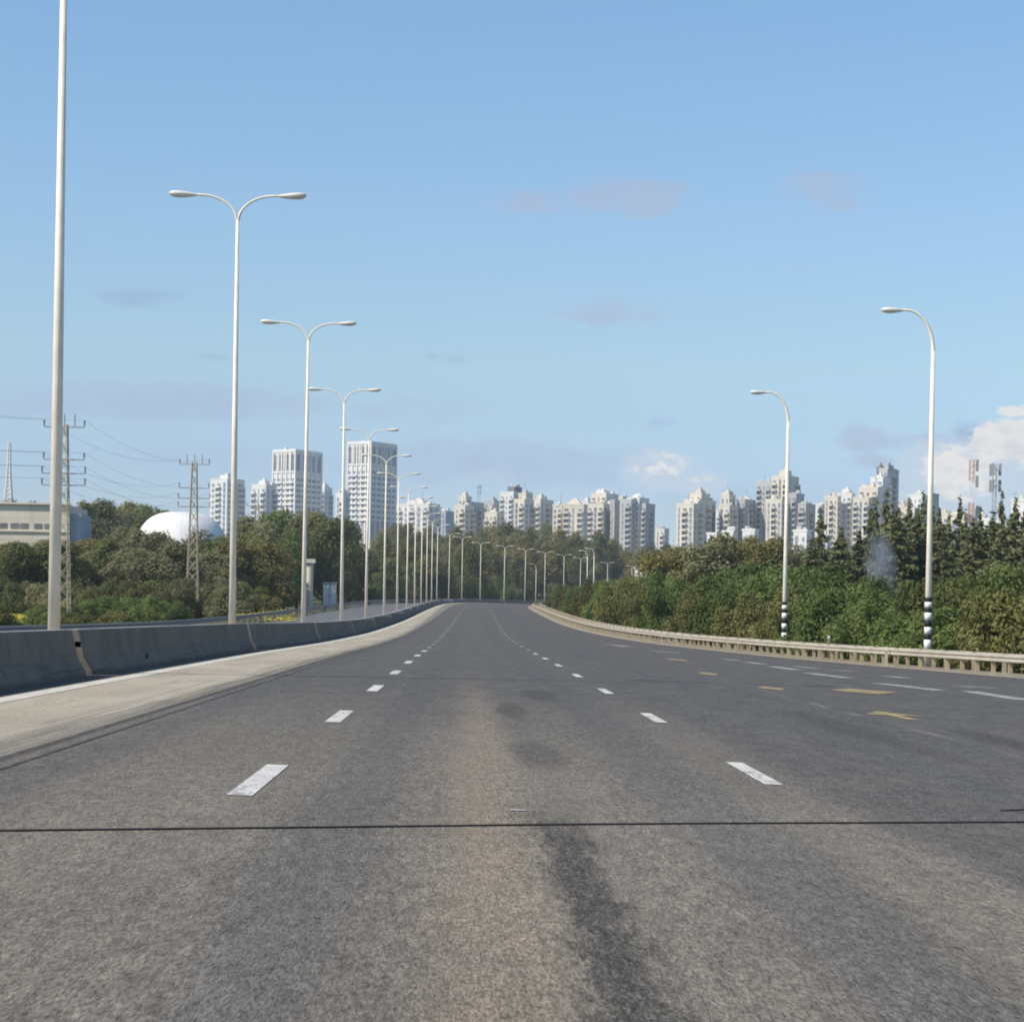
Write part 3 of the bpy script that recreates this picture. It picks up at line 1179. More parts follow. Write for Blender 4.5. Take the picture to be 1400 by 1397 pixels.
def make_conifer(seed, n=9000, leaf=.17):
    """unit conifer: height 10, width about 4, ragged drooping tiers"""
    r_ = random.Random(seed)
    bl = []
    for k in range(95):
        t = r_.random()**1.25
        z = .7 + 8.6 * t
        reach = (1.95 * (1 - t)**.8 + .14) * r_.uniform(.55, 1.12)
        a = r_.uniform(0, 2 * math.pi)
        s = .30 * (1 - t) + .13
        for q in (.45, 1.):
            bl.append((reach * q * math.cos(a), reach * q * math.sin(a), z - .32 * q * reach, s * 1.25, s * 1.25, s * .7))
    for z, w in ((3, .8), (5, .6), (7, .36), (8.4, .22), (9.4, .12)):
        bl.append((0, 0, z, w, w, 1.1))
    return leaf_cloud(seed, bl, n, leaf, .4, .12, 2.4), trunk_mesh(seed, 9.0, .15, 6, 1.0)


PROTO = {}


def proto_meshes(shape, mat, i):
    key = (shape, mat, i)
    if key not in PROTO:
        fn = {'round': make_round, 'bush': make_bush, 'conifer': make_conifer}[shape]
        skey = (shape, i)
        if skey not in PROTO:
            PROTO[skey] = fn({'round': 11, 'bush': 41, 'conifer': 71}[shape] + i)
        (v, f), tr = PROTO[skey]
        uh, uw = UNIT[shape]
        v = v.copy()
        v[:, 2] *= uh / np.percentile(v[:, 2], 99.6)
        rr = np.percentile(np.hypot(v[:, 0], v[:, 1]), 98)
        v[:, :2] *= uw / 2 / rr
        PROTO[key] = (np_mesh('crown', v, f, M_LEAF[mat]), tr)
    return PROTO[key]


NVAR = {'round': 5, 'bush': 4, 'conifer': 3}
UNIT = {'round': (10., 8.), 'bush': (3., 4.6), 'conifer': (10., 4.)}
NAMES = {'round': 'tree', 'bush': 'bush', 'conifer': 'conifer_tree'}


def plant(shape, mat, x, y, H, W, label, group, sink=.0):
    i = rng.randrange(NVAR[shape])
    cr, tr = proto_meshes(shape, mat, i)
    uh, uw = UNIT[shape]
    root = thing(NAMES[shape], label, {'round': 'tree', 'bush': 'bush', 'conifer': 'conifer'}[shape], (x, y, gz(x, y) - sink), group)
    root.rotation_euler.z = rng.uniform(0, 6.28)
    root.scale = (W / uw, W / uw * rng.uniform(.9, 1.1), H / uh)
    add(bpy.data.objects.new('crown' if shape != 'bush' else 'foliage', cr), root)
    add(bpy.data.objects.new('trunk' if shape != 'bush' else 'stem', tr), root)
    return root


def plant_px(shape, mat, px, ytop, d, W, label, group, hmin=1.2):
    p = at(px, ytop, d)
    if d < 690 and XM(d) - 13.5 - W * .3 < p.x < REDGE(d) + 2.6 + W * .3:
        return None
    H = max(p.z - gz(p.x, d), hmin)
    return plant(shape, mat, p.x, d, H, W, label, group)


def interp(pts, x):
    return float(np.interp(x, [p[0] for p in pts], [p[1] for p in pts]))


MATWORD = {'bright': 'bright green', 'olive': 'olive-brown', 'grey': 'grey-green', 'dark': 'dark green', 'green': 'fresh green', 'dry': 'brownish dry', 'needle': 'blackish green'}


def landmark_left(px):
    for lim, t in [(70, 'by the low beige building'), (110, 'behind the nearest lamp post'), (178, 'left of the white dome'), (245, 'before the left half of the dome'),
                   (300, 'by the lattice pylon at the dome'), (345, 'behind the second double lamp'), (400, 'below the left white tower'), (452, 'around the concrete pillar with a cap'),
                   (540, 'below the tallest right-hand white tower'), (1e9, 'behind the crowded lamp row')]:
        if px < lim:
            return t


def landmark_centre(px):
    for lim, t in [(680, 'left of the hilltop'), (760, 'above the bend'), (830, 'below the pyramid-roofed block'), (900, 'below the domed white towers'), (1e9, 'at the right end of the hill')]:
        if px < lim:
            return t


def landmark_right(px):
    for lim, t in [(830, 'where the road bends away'), (960, 'below the gap in the skyline'), (1040, 'left of the farther banded lamp'), (1110, 'behind the farther banded lamp'),
                   (1170, 'between the two banded lamps'), (1235, 'beside the smoke'), (1300, 'behind the nearer banded lamp'), (1350, 'below the antenna masts'), (1e9, 'at the right picture edge')]:
        if px < lim:
            return t


# left belt, three rows
SKY_L = [(-40, 690), (0, 690), (30, 686), (60, 692), (110, 690), (150, 684), (175, 690), (205, 684), (235, 690), (262, 706), (300, 708), (340, 703), (365, 706), (392, 694), (425, 700), (450, 704), (480, 712), (520, 706), (560, 716), (600, 722), (640, 722)]
px = -30
while px < 625:
    in_dome = 165 < px < 320
    yt = interp(SKY_L, px) + rng.uniform(-3, 12)
    d = rng.uniform(400, 440) if in_dome else rng.uniform(330, 420)
    m = rng.choice(['green', 'dark', 'grey', 'dark', 'olive'])
    if not (250 < px < 318):
        plant_px('round', m, px, yt, d, rng.uniform(8, 12), f'{MATWORD[m]} tree, back row of left belt, {landmark_left(px)}', 'trees of the left roadside belt')
    px += rng.uniform(14, 22)
MID_L = [(-40, 742), (110, 735), (150, 725), (172, 726), (185, 722), (205, 727), (222, 714), (240, 730), (262, 726), (280, 734), (300, 735), (330, 712), (360, 718), (400, 712), (440, 715), (480, 728), (560, 735), (620, 740)]
px = -30
while px < 620:
    yt = interp(MID_L, px) + rng.uniform(-8, 12)
    m = rng.choice(['olive', 'grey', 'grey', 'dark', 'green'])
    plant_px('round', m, px, yt, rng.uniform(265, 315), rng.uniform(7, 10), f'{MATWORD[m]} tree, middle row of left belt, {landmark_left(px)}', 'trees of the left roadside belt')
    px += rng.uniform(15, 24)
FRO_L = [(-40, 755), (100, 752), (180, 742), (300, 748), (420, 745), (520, 755), (620, 765)]
px = -30
while px < 625:
    yt = interp(FRO_L, px) + rng.uniform(-12, 14)
    m = rng.choice(['dark', 'olive', 'grey', 'dark'])
    plant_px('round', m, px, yt, rng.uniform(215, 250) if px < 430 else rng.uniform(270, 330), rng.uniform(6.5, 9), f'{MATWORD[m]} tree, front row of left belt, {landmark_left(px)}', 'trees of the left roadside belt')
    px += rng.uniform(17, 27)
# low green brush beyond the left guardrail
px = -20
while px < 330:
    for d, lo in ((rng.uniform(118, 132), 830), (rng.uniform(150, 175), 816)):
        m = rng.choice(['bright', 'bright', 'green', 'dry'])
        if not (px < 66 and rng.random() < .75) and not (d > 140 and px < 80) and not (d < 140 and rng.random() < .3):
            plant_px('bush', m, px + rng.uniform(-6, 6), lo + rng.uniform(-3, 8), d, rng.uniform(3.2, 5), f'low {MATWORD[m]} bush beyond the left guardrail, {landmark_left(px)}', 'low bushes beyond the left guardrail', .6)
    px += rng.uniform(15, 24)
for px in (330, 360, 392, 470, 500, 530, 560, 590, 612):
    plant_px('bush', rng.choice(['dry', 'green', 'dry']), px, rng.uniform(800, 815), rng.uniform(215, 330), rng.uniform(3.5, 6), f'small bush at the foot of the left tree belt, {landmark_left(px)}', 'bushes at the foot of the left belt', .7)

# trees left of the bend
for row, (d0, d1, y0) in enumerate([(500, 545, 742), (455, 490, 768)]):
    px = 505
    while px < 655:
        m = rng.choice(['olive', 'grey', 'dark', 'olive'])
        plant_px('round', m, px, y0 + rng.uniform(-10, 12), rng.uniform(d0, d1), rng.uniform(8, 11), f'{MATWORD[m]} tree left of the bend, {["taller back row", "lower front row"][row]}, {landmark_left(px)}', 'trees left of the bend')
        px += rng.uniform(12, 18)
px = 470
while px < 665:
    m = rng.choice(['green', 'dry', 'dry', 'green'])
    plant_px('bush', m, px, 799 + rng.uniform(-4, 9), rng.uniform(415, 470), rng.uniform(5, 7), f'{MATWORD[m]} bush at the roadside left of the bend, {landmark_left(px)}', 'roadside bushes left of the bend', 1.5)
    px += rng.uniform(9, 15)
px = -20
while px < 420:
    m = rng.choice(['dark', 'dark', 'grey', 'dry'])
    plant_px('bush', m, px, 797 + rng.uniform(-8, 8), rng.uniform(195, 214), rng.uniform(4, 6), f'{MATWORD[m]} thicket under the left belt, {landmark_left(px)}', 'thickets under the left belt', 1.5)
    px += rng.uniform(20, 30)

# hill in the middle
SKY_C = [(520, 714), (560, 720), (600, 724), (630, 722), (650, 718), (672, 712), (690, 711), (710, 716), (735, 718), (755, 715), (775, 724), (795, 734), (815, 720), (835, 738), (855, 744), (875, 750), (890, 742), (905, 745), (930, 742)]
for row, (d0, d1, off) in enumerate([(720, 780, 0), (640, 690, 16), (575, 615, 38)]):
    px = 525 if row < 2 else 560
    while px < 925:
        yt = interp(SKY_C, px) + off + rng.uniform(-3, 9)
        m = rng.choice(['olive', 'dry', 'olive', 'grey', 'dark'])
        plant_px('round', m, px, yt, rng.uniform(d0, d1), rng.uniform(9, 13), f'{MATWORD[m]} tree, {["top row", "middle row", "lowest row"][row]} of the wooded hill, {landmark_centre(px)}', 'trees of the wooded hill behind the bend')
        px += rng.uniform(13, 20)
px = 612
while px < 890:
    m = rng.choice(['green', 'green', 'dry', 'dark'])
    plant_px('bush', m, px, 788 + rng.uniform(-4, 12), rng.uniform(535, 565), rng.uniform(5, 8), f'{MATWORD[m]} bush at the foot of the wooded hill, {landmark_centre(px)}', 'bushes at the foot of the wooded hill', 2)
    px += rng.uniform(12, 20)

# right side: hedge-like bushes close behind the guardrail, taller ones behind, then trees and conifers
def road_side(px, off):
    for d in np.arange(50, 420, 1.):
        if (px - X0) * d / F > float(REDGE(d)) + off:
            return float(d)
    return 420.


RD = [(735, 300), (752, 232), (766, 200), (800, 160), (843, 138), (900, 122), (960, 108), (1072, 92), (1180, 80), (1268, 74), (1400, 65), (1500, 60)]
B1 = [(750, 806), (800, 800), (850, 797), (900, 800), (950, 808), (1000, 810), (1050, 812), (1100, 806), (1150, 806), (1200, 826), (1250, 836), (1300, 826), (1350, 822), (1400, 806), (1450, 800)]
px = 754
while px < 1450:
    d = road_side(px, 4.4)
    if 1024 < px < 1112:
        d = max(d, 103)
    m = rng.choice(['dry', 'dry', 'green']) if px < 980 else rng.choice(['green', 'green', 'green', 'dry'] if px < 1330 else ['dry', 'green', 'dry'])
    plant_px('bush', m, px, interp(B1, px) + rng.uniform(-5, 9), d + rng.uniform(-1.5, 2), rng.uniform(3.4, 4.6), f'{MATWORD[m]} bush right behind the guardrail, {landmark_right(px)}', 'front bushes behind the right guardrail')
    px += F / d * rng.uniform(1.5, 2.3)
B2 = [(750, 804), (800, 797), (850, 790), (900, 786), (960, 782), (1000, 776), (1050, 770), (1100, 772), (1150, 776), (1200, 796), (1250, 800), (1300, 792), (1350, 786), (1400, 770), (1450, 765)]
px = 770
while px < 1450:
    d = road_side(px, 8.5)
    m = rng.choice(['green', 'green', 'dark'])
    plant_px('bush', m, px, interp(B2, px) + rng.uniform(-6, 9), d + rng.uniform(-2, 3), rng.uniform(4.5, 6.2), f'{MATWORD[m]} tall bush in the second row, {landmark_right(px)}', 'tall bushes of the second row on the right')
    px += F / d * rng.uniform(2.0, 3.0)
B3 = [(890, 760), (920, 742), (950, 744), (990, 733), (1015, 735), (1060, 742), (1100, 750), (1150, 745), (1200, 760), (1300, 765), (1400, 750)]
px = 890
while px < 1420:
    d = rng.uniform(190, 240)
    m = rng.choice(['olive', 'olive', 'dry', 'grey']) if px < 1080 else rng.choice(['grey', 'dark', 'olive'])
    plant_px('round', m, px, interp(B3, px) + rng.uniform(-6, 10), d, rng.uniform(5.5, 8), f'{MATWORD[m]} tree behind the right bushes, {landmark_right(px)}', 'broad trees behind the right bushes')
    px += rng.uniform(22, 34)
CON = [(1190, 712, 172), (1220, 700, 158), (1236, 716, 170), (1254, 708, 160), (1275, 702, 170), (1290, 730, 158), (1320, 712, 170), (1340, 708, 160), (1358, 712, 160), (1382, 712, 168), (1400, 715, 160), (1045, 752, 190), (1068, 742, 185), (1122, 708, 180), (1108, 750, 170), (1150, 735, 175), (1175, 738, 170), (1198, 694, 160), (1212, 684, 165), (1228, 712, 158), (1243, 700, 165),
       (1262, 682, 168), (1284, 712, 160), (1298, 716, 165), (1312, 697, 172), (1331, 722, 160), (1348, 724, 168), (1370, 684, 158), (1388, 700, 152), (1408, 690, 150), (1140, 760, 160), (1320, 745, 150), (1365, 735, 148)]
for px, yt, d in CON:
    yt += rng.uniform(0, 10)
    tall = 'tall' if yt < 705 else 'lower'
    plant_px('conifer', 'needle', px, yt, d, rng.uniform(4.2, 6.2), f'{tall} pointed blackish conifer, {landmark_right(px)}', 'conifers on the right')

# yellow flowers beyond the left guardrail
def flowers(x0, x1, y0, y1, n, seed):
    r_ = np.random.RandomState(seed)
    v = []
    for _ in range(n):
        d = r_.uniform(y0, y1)
        px = r_.uniform(x0, x1)
        x = (px - X0) * d / F
        z = gz(x, d) + r_.uniform(.25, .6)
        a = r_.uniform(0, 6.28)
        s = r_.uniform(.08, .16)
        for k in range(4):
            v.append((x + s * math.cos(a + k * 1.57), d + s * math.sin(a + k * 1.57), z + r_.uniform(-.06, .06)))
    v = np.array(v)
    o = add(bpy.data.objects.new('yellow_flowers', np_mesh('yellow_flowers', v, np.arange(len(v)).reshape(-1, 4), M_FLOWER)))
    return o


M_FLOWER = plain('yellow_petals', (.42, .36, .06), .8, .2, .2, 4)
tag(flowers(-20, 62, 150, 200, 5000, 3), 'yellow flowering ground at the left picture edge below the trees', 'flowers', kind='stuff')
tag(flowers(322, 404, 175, 225, 2600, 4), 'strip of yellow flowers beyond the guardrail between second and third lamps', 'flowers', kind='stuff')

# ------------------------------------------------------------------ pylons, masts, wires


def lattice(mb, h, w0, w1, n, t, z0=0., pw=1.0):
    def wd(s):
        return w1 + (w0 - w1) * (1 - s)**pw
    lv = []
    for i in range(n + 1):
        s = i / n
        w = wd(s) / 2
        lv.append([(-w, -w, z0 + h * s), (w, -w, z0 + h * s), (w, w, z0 + h * s), (-w, w, z0 + h * s)])
    for k in range(4):
        for i in range(n):
            mb.bar(lv[i][k], lv[i + 1][k], t)
            mb.bar(lv[i][k], lv[i + 1][(k + 1) % 4], t * .6)
            mb.bar(lv[i][(k + 1) % 4], lv[i + 1][k], t * .6)
    return mb


PYL_ARMS = [(-.2, 1.45), (-2.55, 1.45), (-3.55, 1.55), (-4.4, 1.55)]
PYL = []


def pylon(px, d, ytop, label):
    top = at(px, ytop, d)
    z = gz(top.x, d)
    h = top.z - z
    root = thing('lattice_pylon', label, 'pylon', (top.x, d, z), 'lattice power pylons beyond the left guardrail')
    lattice(MB(), h, 1.2, .45, 13, .06).build('lattice_mast', M_STEEL, root)
    tips = []
    for dz, w in PYL_ARMS:
        mb = MB()
        mb.box((0, 0, h + dz), (2 * w, .09, .09))
        arm = mb.build('crossarm', M_GSTEEL, root)
        for s in (-1, 1):
            mb = MB()
            mb.tube([(s * w, 0, h + dz + .06), (s * w, 0, h + dz + .5)], [.05, .07], 6)
            mb.build('insulator', M_DRAIL, arm)
            tips.append(Vector((top.x + s * w, d, top.z + dz + .5)))
    PYL.append(tips)
    mb = MB()
    for s in (-.75, 0, .75):
        mb.tube([(s, 0, h - .14), (s, 0, h + .75)], .05, 6)
    mb.build('top_prongs', M_GSTEEL, root)
    return root


pylon(88, 150, 580, 'lattice power pylon half hidden behind the nearest lamp post')
pylon(266, 205, 632, 'lattice power pylon standing alone before the white dome')
pylon(352, 285, 690, 'lattice pylon between the second and third double lamps')
pylon(402, 345, 707, 'thin lattice pylon just left of the third double lamp')


def wire(a, b, sag, label):
    mb = MB()
    pts = []
    for t in np.linspace(0, 1, 14):
        p = a.lerp(b, t)
        pts.append((p.x, p.y, p.z - 4 * sag * t * (1 - t)))
    mb.tube(pts, .008, 4)
    tag(mb.build('power_line', M_WIRE), label, 'power line', 'power lines between the pylons')


LV = ['top', 'second', 'third', 'lowest']
for j in range(8):
    side = 'left' if j % 2 == 0 else 'right'
    wire(PYL[0][j], PYL[1][j], 1.2, f'thin power line from {LV[j//2]} arm, {side} end, of the pylon behind the nearest lamp')
    a = PYL[0][j]
    wire(Vector((a.x - 45, a.y - 60, a.z - .5)), a, .9, f'power line entering at the left picture edge to the {LV[j//2]} arm, {side} end, of that pylon')

def mast(px, ytop, d, h, w0, w1, label, mats, pw=1., antennas=0, name='radio_mast'):
    p = at(px, ytop, d)
    root = thing(name, label, 'mast', (p.x, d, p.z - h))
    n = len(mats)
    for i, m in enumerate(mats):
        s0, s1 = i / n, (i + 1) / n
        wd = lambda s: w1 + (w0 - w1) * (1 - s)**pw
        mb = MB()
        lattice(mb, h / n, wd(s0), wd(s1), 4, max(.05, w0 * .045), h * s0)
        mb.build('lattice_section', m, root)
    for k in range(antennas):
        mb = MB()
        a = k * 2 * math.pi / 3
        for zz in (h - 1.2, h - 4.5):
            mb.box((1.1 * math.cos(a), 1.1 * math.sin(a), zz), (.5, .5, 2.4))
            mb.bar((0, 0, zz), (1.1 * math.cos(a), 1.1 * math.sin(a), zz), .12)
        mb.build('antenna_panel', M_GSTEEL, root)
    return root


mast(13, 605, 620, 32, 6.5, .5, 'pale lattice radio mast with flaring foot at the left picture edge', [M_WHITE] * 6, 2.2)
mast(1329, 628, 420, 22, .9, .9, 'red and white lattice antenna mast, left of the two on the right', [M_RED, M_WHITE, M_RED, M_WHITE, M_RED], 1, 1, 'antenna_mast')
mast(1360, 634, 420, 22, .7, .7, 'slim grey antenna mast with clustered panels, right of the two', [M_GSTEEL] * 4, 1, 3, 'antenna_mast')

# ------------------------------------------------------------------ buildings
M_F = {
    'white': facade('white_facade', (.70, .69, .66), (.78, .77, .74), .2),
    'cream': facade('cream_facade', (.66, .60, .50), (.74, .68, .585), .15),
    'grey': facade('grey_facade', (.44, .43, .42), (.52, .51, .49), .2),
    'beige': facade('beige_facade', (.60, .53, .42), (.68, .61, .50), .12),
    'dark': facade('dark_facade', (.16, .17, .19), (.22, .23, .25), .3),
    'blue': facade('bluish_facade', (.34, .38, .44), (.40, .44, .5), .2),
}
M_WIN = plain('window_glass', (.19, .185, .18), .25, .5, .3, .6)
M_WINL = plain('pale_window_glass', (.30, .32, .35), .25, .5, .3, .6)
M_WINB = plain('bluish_curtain_glass', (.20, .25, .32), .25, .5, .25, .3)


def dome_mat():
    M = Mat('white_membrane', .7, .2)
    x, y, z = M.xyz()
    f = M.math('FRACT', M.math('MULTIPLY', M.math('ARCTAN2', y, x), 24 / 6.2832))
    e = M.rng(M.math('ABSOLUTE', M.math('SUBTRACT', f, .5)), .0, .05, 1, 0)
    c = M.mix(M.rng(M.noise(.25, 5, .6), .35, .65), (.80, .79, .76), (.70, .69, .66))
    c = M.mix(M.math('MULTIPLY', e, .45), c, (.45, .44, .42))
    return M.color(c)


M_DOME = dome_mat()
BASEZ = 6.


class Bld:
    def __init__(self, name, label, px, d, cat='building', group='apartment blocks on the skyline'):
        p = at(px, 760, d)
        self.loc = Vector((p.x, d, BASEZ))
        self.root = thing(name, label, cat, self.loc, group)
        self.d = d

    def tower_face(self, blk, M, w1, w2, z0, z1, gm):
        """white piers with glazed strips, balcony bands below a large-paned crown"""
        zc, zm = z1 - 13.5, z1 - 42.
        def slab(c, w, za, zb_, face, dep, out=0.):
            if face == 'L':
                return ((c, -dep / 2 - out + .02, (za + zb_) / 2), (w, dep, zb_ - za))
            return ((dep / 2 + out - .02, c, (za + zb_) / 2), (dep, w, zb_ - za))
        for face, W, n, gw, g in (('L', w1, 5, .34, gm), ('R', w2, 5, .62, M_WINB)):
            for k in range(n):
                c = (-1 if face == 'L' else 1) * W * (k + .5) / n
                mb = MB()
                mb.box(*slab(c, W / n * gw, z0, zm - 1, face, .12), M)
                mb.build('glazed_strip', g, blk)
                mb = MB()
                mb.box(*slab(c, W / n * .62, zc + 1.5, z1 - 2, face, .12), M)
                mb.build('crown_window', M_WIN if face == 'L' else M_WINB, blk)
            z = zm
            while z < zc - 2:
                mb = MB()
                mb.box(*slab((-1 if face == 'L' else 1) * W / 2, W * .9, z, z + 1.5, face, .12), M)
                mb.build('ribbon_window', g, blk)
                if face == 'L':
                    mb = MB()
                    for q in (.25, .75):
                        mb.box(*slab(-W * q, W * .34, z - 1.5, z - .4, face, 1.2), M)
                    mb.box(*slab(-W * .5, W * .5, z - 1.5, z - 1.3, face, .5), M)
                    mb.build('balcony', M_F['white'], blk)
                z += 3.1
            mb = MB()
            for k in range(n + 1):
                c = (-1 if face == 'L' else 1) * W * k / n
                mb.box(*slab(c, .9, z0, z1 - .5, face, .5), M)
            mb.build('pier', M_F['white'], blk)

    def block(self, x0, x1, ytop, dd=0., frac=.55, rot=30., mat='cream', cols=3, rcols=2, balc=1, cap=1, zb=None, top=None, glass=None, style=None):
        """a rotated tower block, lit left face and shaded right face"""
        d = self.d + dd
        a = R(rot)
        W = (x1 - x0) * d / F
        w1, w2 = W * frac / math.cos(a), W * (1 - frac) / math.sin(a)
        near = at(x0 + frac * (x1 - x0), ytop, d)
        z1 = near.z - self.loc.z
        z0 = 0. if zb is None else at(x0, zb, d).z - self.loc.z
        M = Matrix.Translation((near.x - self.loc.x, d - self.loc.y, 0)) @ Matrix.Rotation(-a, 4, 'Z')
        gm = gm0 = glass or (M_WINL if mat == 'white' else M_WIN)
        mb = MB()
        mb.box((-w1 / 2, w2 / 2, (z0 + z1) / 2), (w1, w2, z1 - z0), M)
        blk = mb.build('block', M_F[mat], self.root)
        nf = max(1, int((z1 - z0 - 1) / 3.1))
        zs = [z1 - 1.2 - 3.1 * (k + .5) for k in range(nf)]

        def column(face, c, w, m, hh=1.75):
            mb = MB()
            for z in zs:
                if face == 'L':
                    mb.box((c, -.03, z), (w, .1, hh), M)
                else:
                    mb.box((.03, c, z), (.1, w, hh), M)
            zc, hc = (zs[0] + zs[-1]) / 2, zs[0] - zs[-1] + hh
            if face == 'L':
                mb.box((c, -.015, zc), (w * .16, .085, hc), M)
            else:
                mb.box((.015, c, zc), (.085, w * .16, hc), M)
            mb.build('window_column', m, blk)

        def balcony(face, c, w):
            mb = MB()
            for z in zs:
                if face == 'L':
                    mb.box((c, -.75, z - 1.1), (w, 1.5, 1.05), M)
                else:
                    mb.box((.75, c, z - 1.1), (1.5, w, 1.05), M)
            zc, hc = (zs[0] + zs[-1]) / 2 - 1, zs[0] - zs[-1] + 1.2
            if face == 'L':
                mb.box((c - w * .5, -.7, zc), (.25, 1.38, hc), M)
            else:
                mb.box((.7, c + w * .5, zc), (1.38, .25, hc), M)
            mb.build('balcony_stack', M_F[mat], blk)
        if style == 'tower':
            self.tower_face(blk, M, w1, w2, z0, z1, gm)
        for k in range(cols if style != 'tower' else 0):
            c = -w1 * (k + .5) / cols
            cw = w1 / cols
            isb = balc and (k % 2 == (0 if balc == 1 else 1))
            gm = rng.choice((gm0, gm0, M_WINL, M_WINB))
            column('L', c, cw * (.6 if isb else rng.choice((.26, .4, .5))), gm, 2.0 if isb else rng.choice((1.5, 2.6)))
            if isb:
                balcony('L', c, cw * .74)
        for k in range(rcols if style != 'tower' else 0):
            c = w2 * (k + .5) / rcols
            cw = w2 / rcols
            isb = balc and k % 2 == 1
            gm = rng.choice((gm0, M_WINB, M_WINL))
            column('R', c, cw * (.6 if isb else rng.choice((.3, .42, .6))), gm, 2.0 if isb else rng.choice((1.5, 2.7)))
            if isb:
                balcony('R', c, cw * .72)
        # parapet and roof house
        mb = MB()
        t = .35
        for (cx_, cy_, sx, sy) in ((-w1 / 2, .1, w1 + .5, t), (-w1 / 2, w2 - .1, w1 + .5, t), (-.1, w2 / 2, t, w2 - .56), (-w1 + .1, w2 / 2, t, w2 - .56)):
            mb.box((cx_, cy_, z1 + .45), (sx, sy, .9), M)
        mb.build('parapet', M_F[mat], blk)
        if cap:
            mb = MB()
            h = cap if cap > 1 else 3.
            mb.box((-w1 * .5, w2 * .5, z1 + h / 2), (w1 * .45, w2 * .45, h), M)
            mb.box((-w1 * .42, w2 * .42, z1 + h + .6), (w1 * .16, w2 * .16, 1.2), M)
            mb.build('roof_house', M_F[mat], blk)
        if w1 > 4 and w2 > 4:
            for q in range(rng.randrange(2, 5)):
                mb = MB()
                qx, qy = -w1 * rng.uniform(.12, .88), w2 * rng.uniform(.12, .88)
                hh = rng.uniform(1.4, 2.8)
                if rng.random() < .5:
                    p0 = M @ Vector((qx, qy, z1))
                    mb.tube([p0, p0 + Vector((0, 0, hh))], rng.uniform(.6, 1.1), 10)
                else:
                    mb.box((qx, qy, z1 + hh / 2), (rng.uniform(1.2, 3), rng.uniform(1.2, 3), hh), M)
                mb.build('roof_tank', M_F[rng.choice(('white', 'grey', 'cream'))], blk)
            if rng.random() < .35:
                mb = MB()
                p0 = M @ Vector((-w1 * rng.uniform(.3, .7), w2 * .5, z1))
                mb.tube([p0, p0 + Vector((0, 0, rng.uniform(5, 8)))], .14, 5)
                mb.build('aerial', M_GSTEEL, blk)
        if top == 'pyramid':
            mb = MB()
            hx, hy = w1 * .42, w2 * .42
            mb.prism([tuple((M @ Vector((-w1 / 2 + sx * hx, w2 / 2 + sy * hy, 0)))[:2]) for sx, sy in ((-1, -1), (1, -1), (1, 1), (-1, 1))], z1, z1 + min(w1, w2) * .42, .12)
            mb.build('roof', M_F['beige'], blk)
        if top == 'dome':
            mb = MB()
            c = M @ Vector((-w1 / 2, w2 / 2, z1 + .5))
            r_ = min(w1, w2) * .46
            mb.ellipsoid(c, (r_, r_, r_ * .8), 16, 10)
            mb.build('roof_dome', M_F['white'], blk, True)
        if top == 'frame':      # open crown of pillars and a slab
            mb = MB()
            for k in range(5):
                mb.box((-w1 * (k + .04) / 4.1, -.05, z1 - 5.5), (.9, .5, 11), M)
                mb.box((.05, w2 * (k + .04) / 4.1, z1 - 5.5), (.5, .9, 11), M)
            mb.box((-w1 / 2, -.12, z1 - .2), (w1 + .6, .6, 1.3), M)
            mb.box((.12, w2 / 2, z1 - .2), (.6, w2 + .6, 1.3), M)
            mb.box((-w1 / 2, -.1, z1 - 12), (w1 + .5, .6, 1.2), M)
            mb.box((.1, w2 / 2, z1 - 12), (.6, w2 + .5, 1.2), M)
            mb.build('crown_frame', M_F[mat], blk)
        return blk


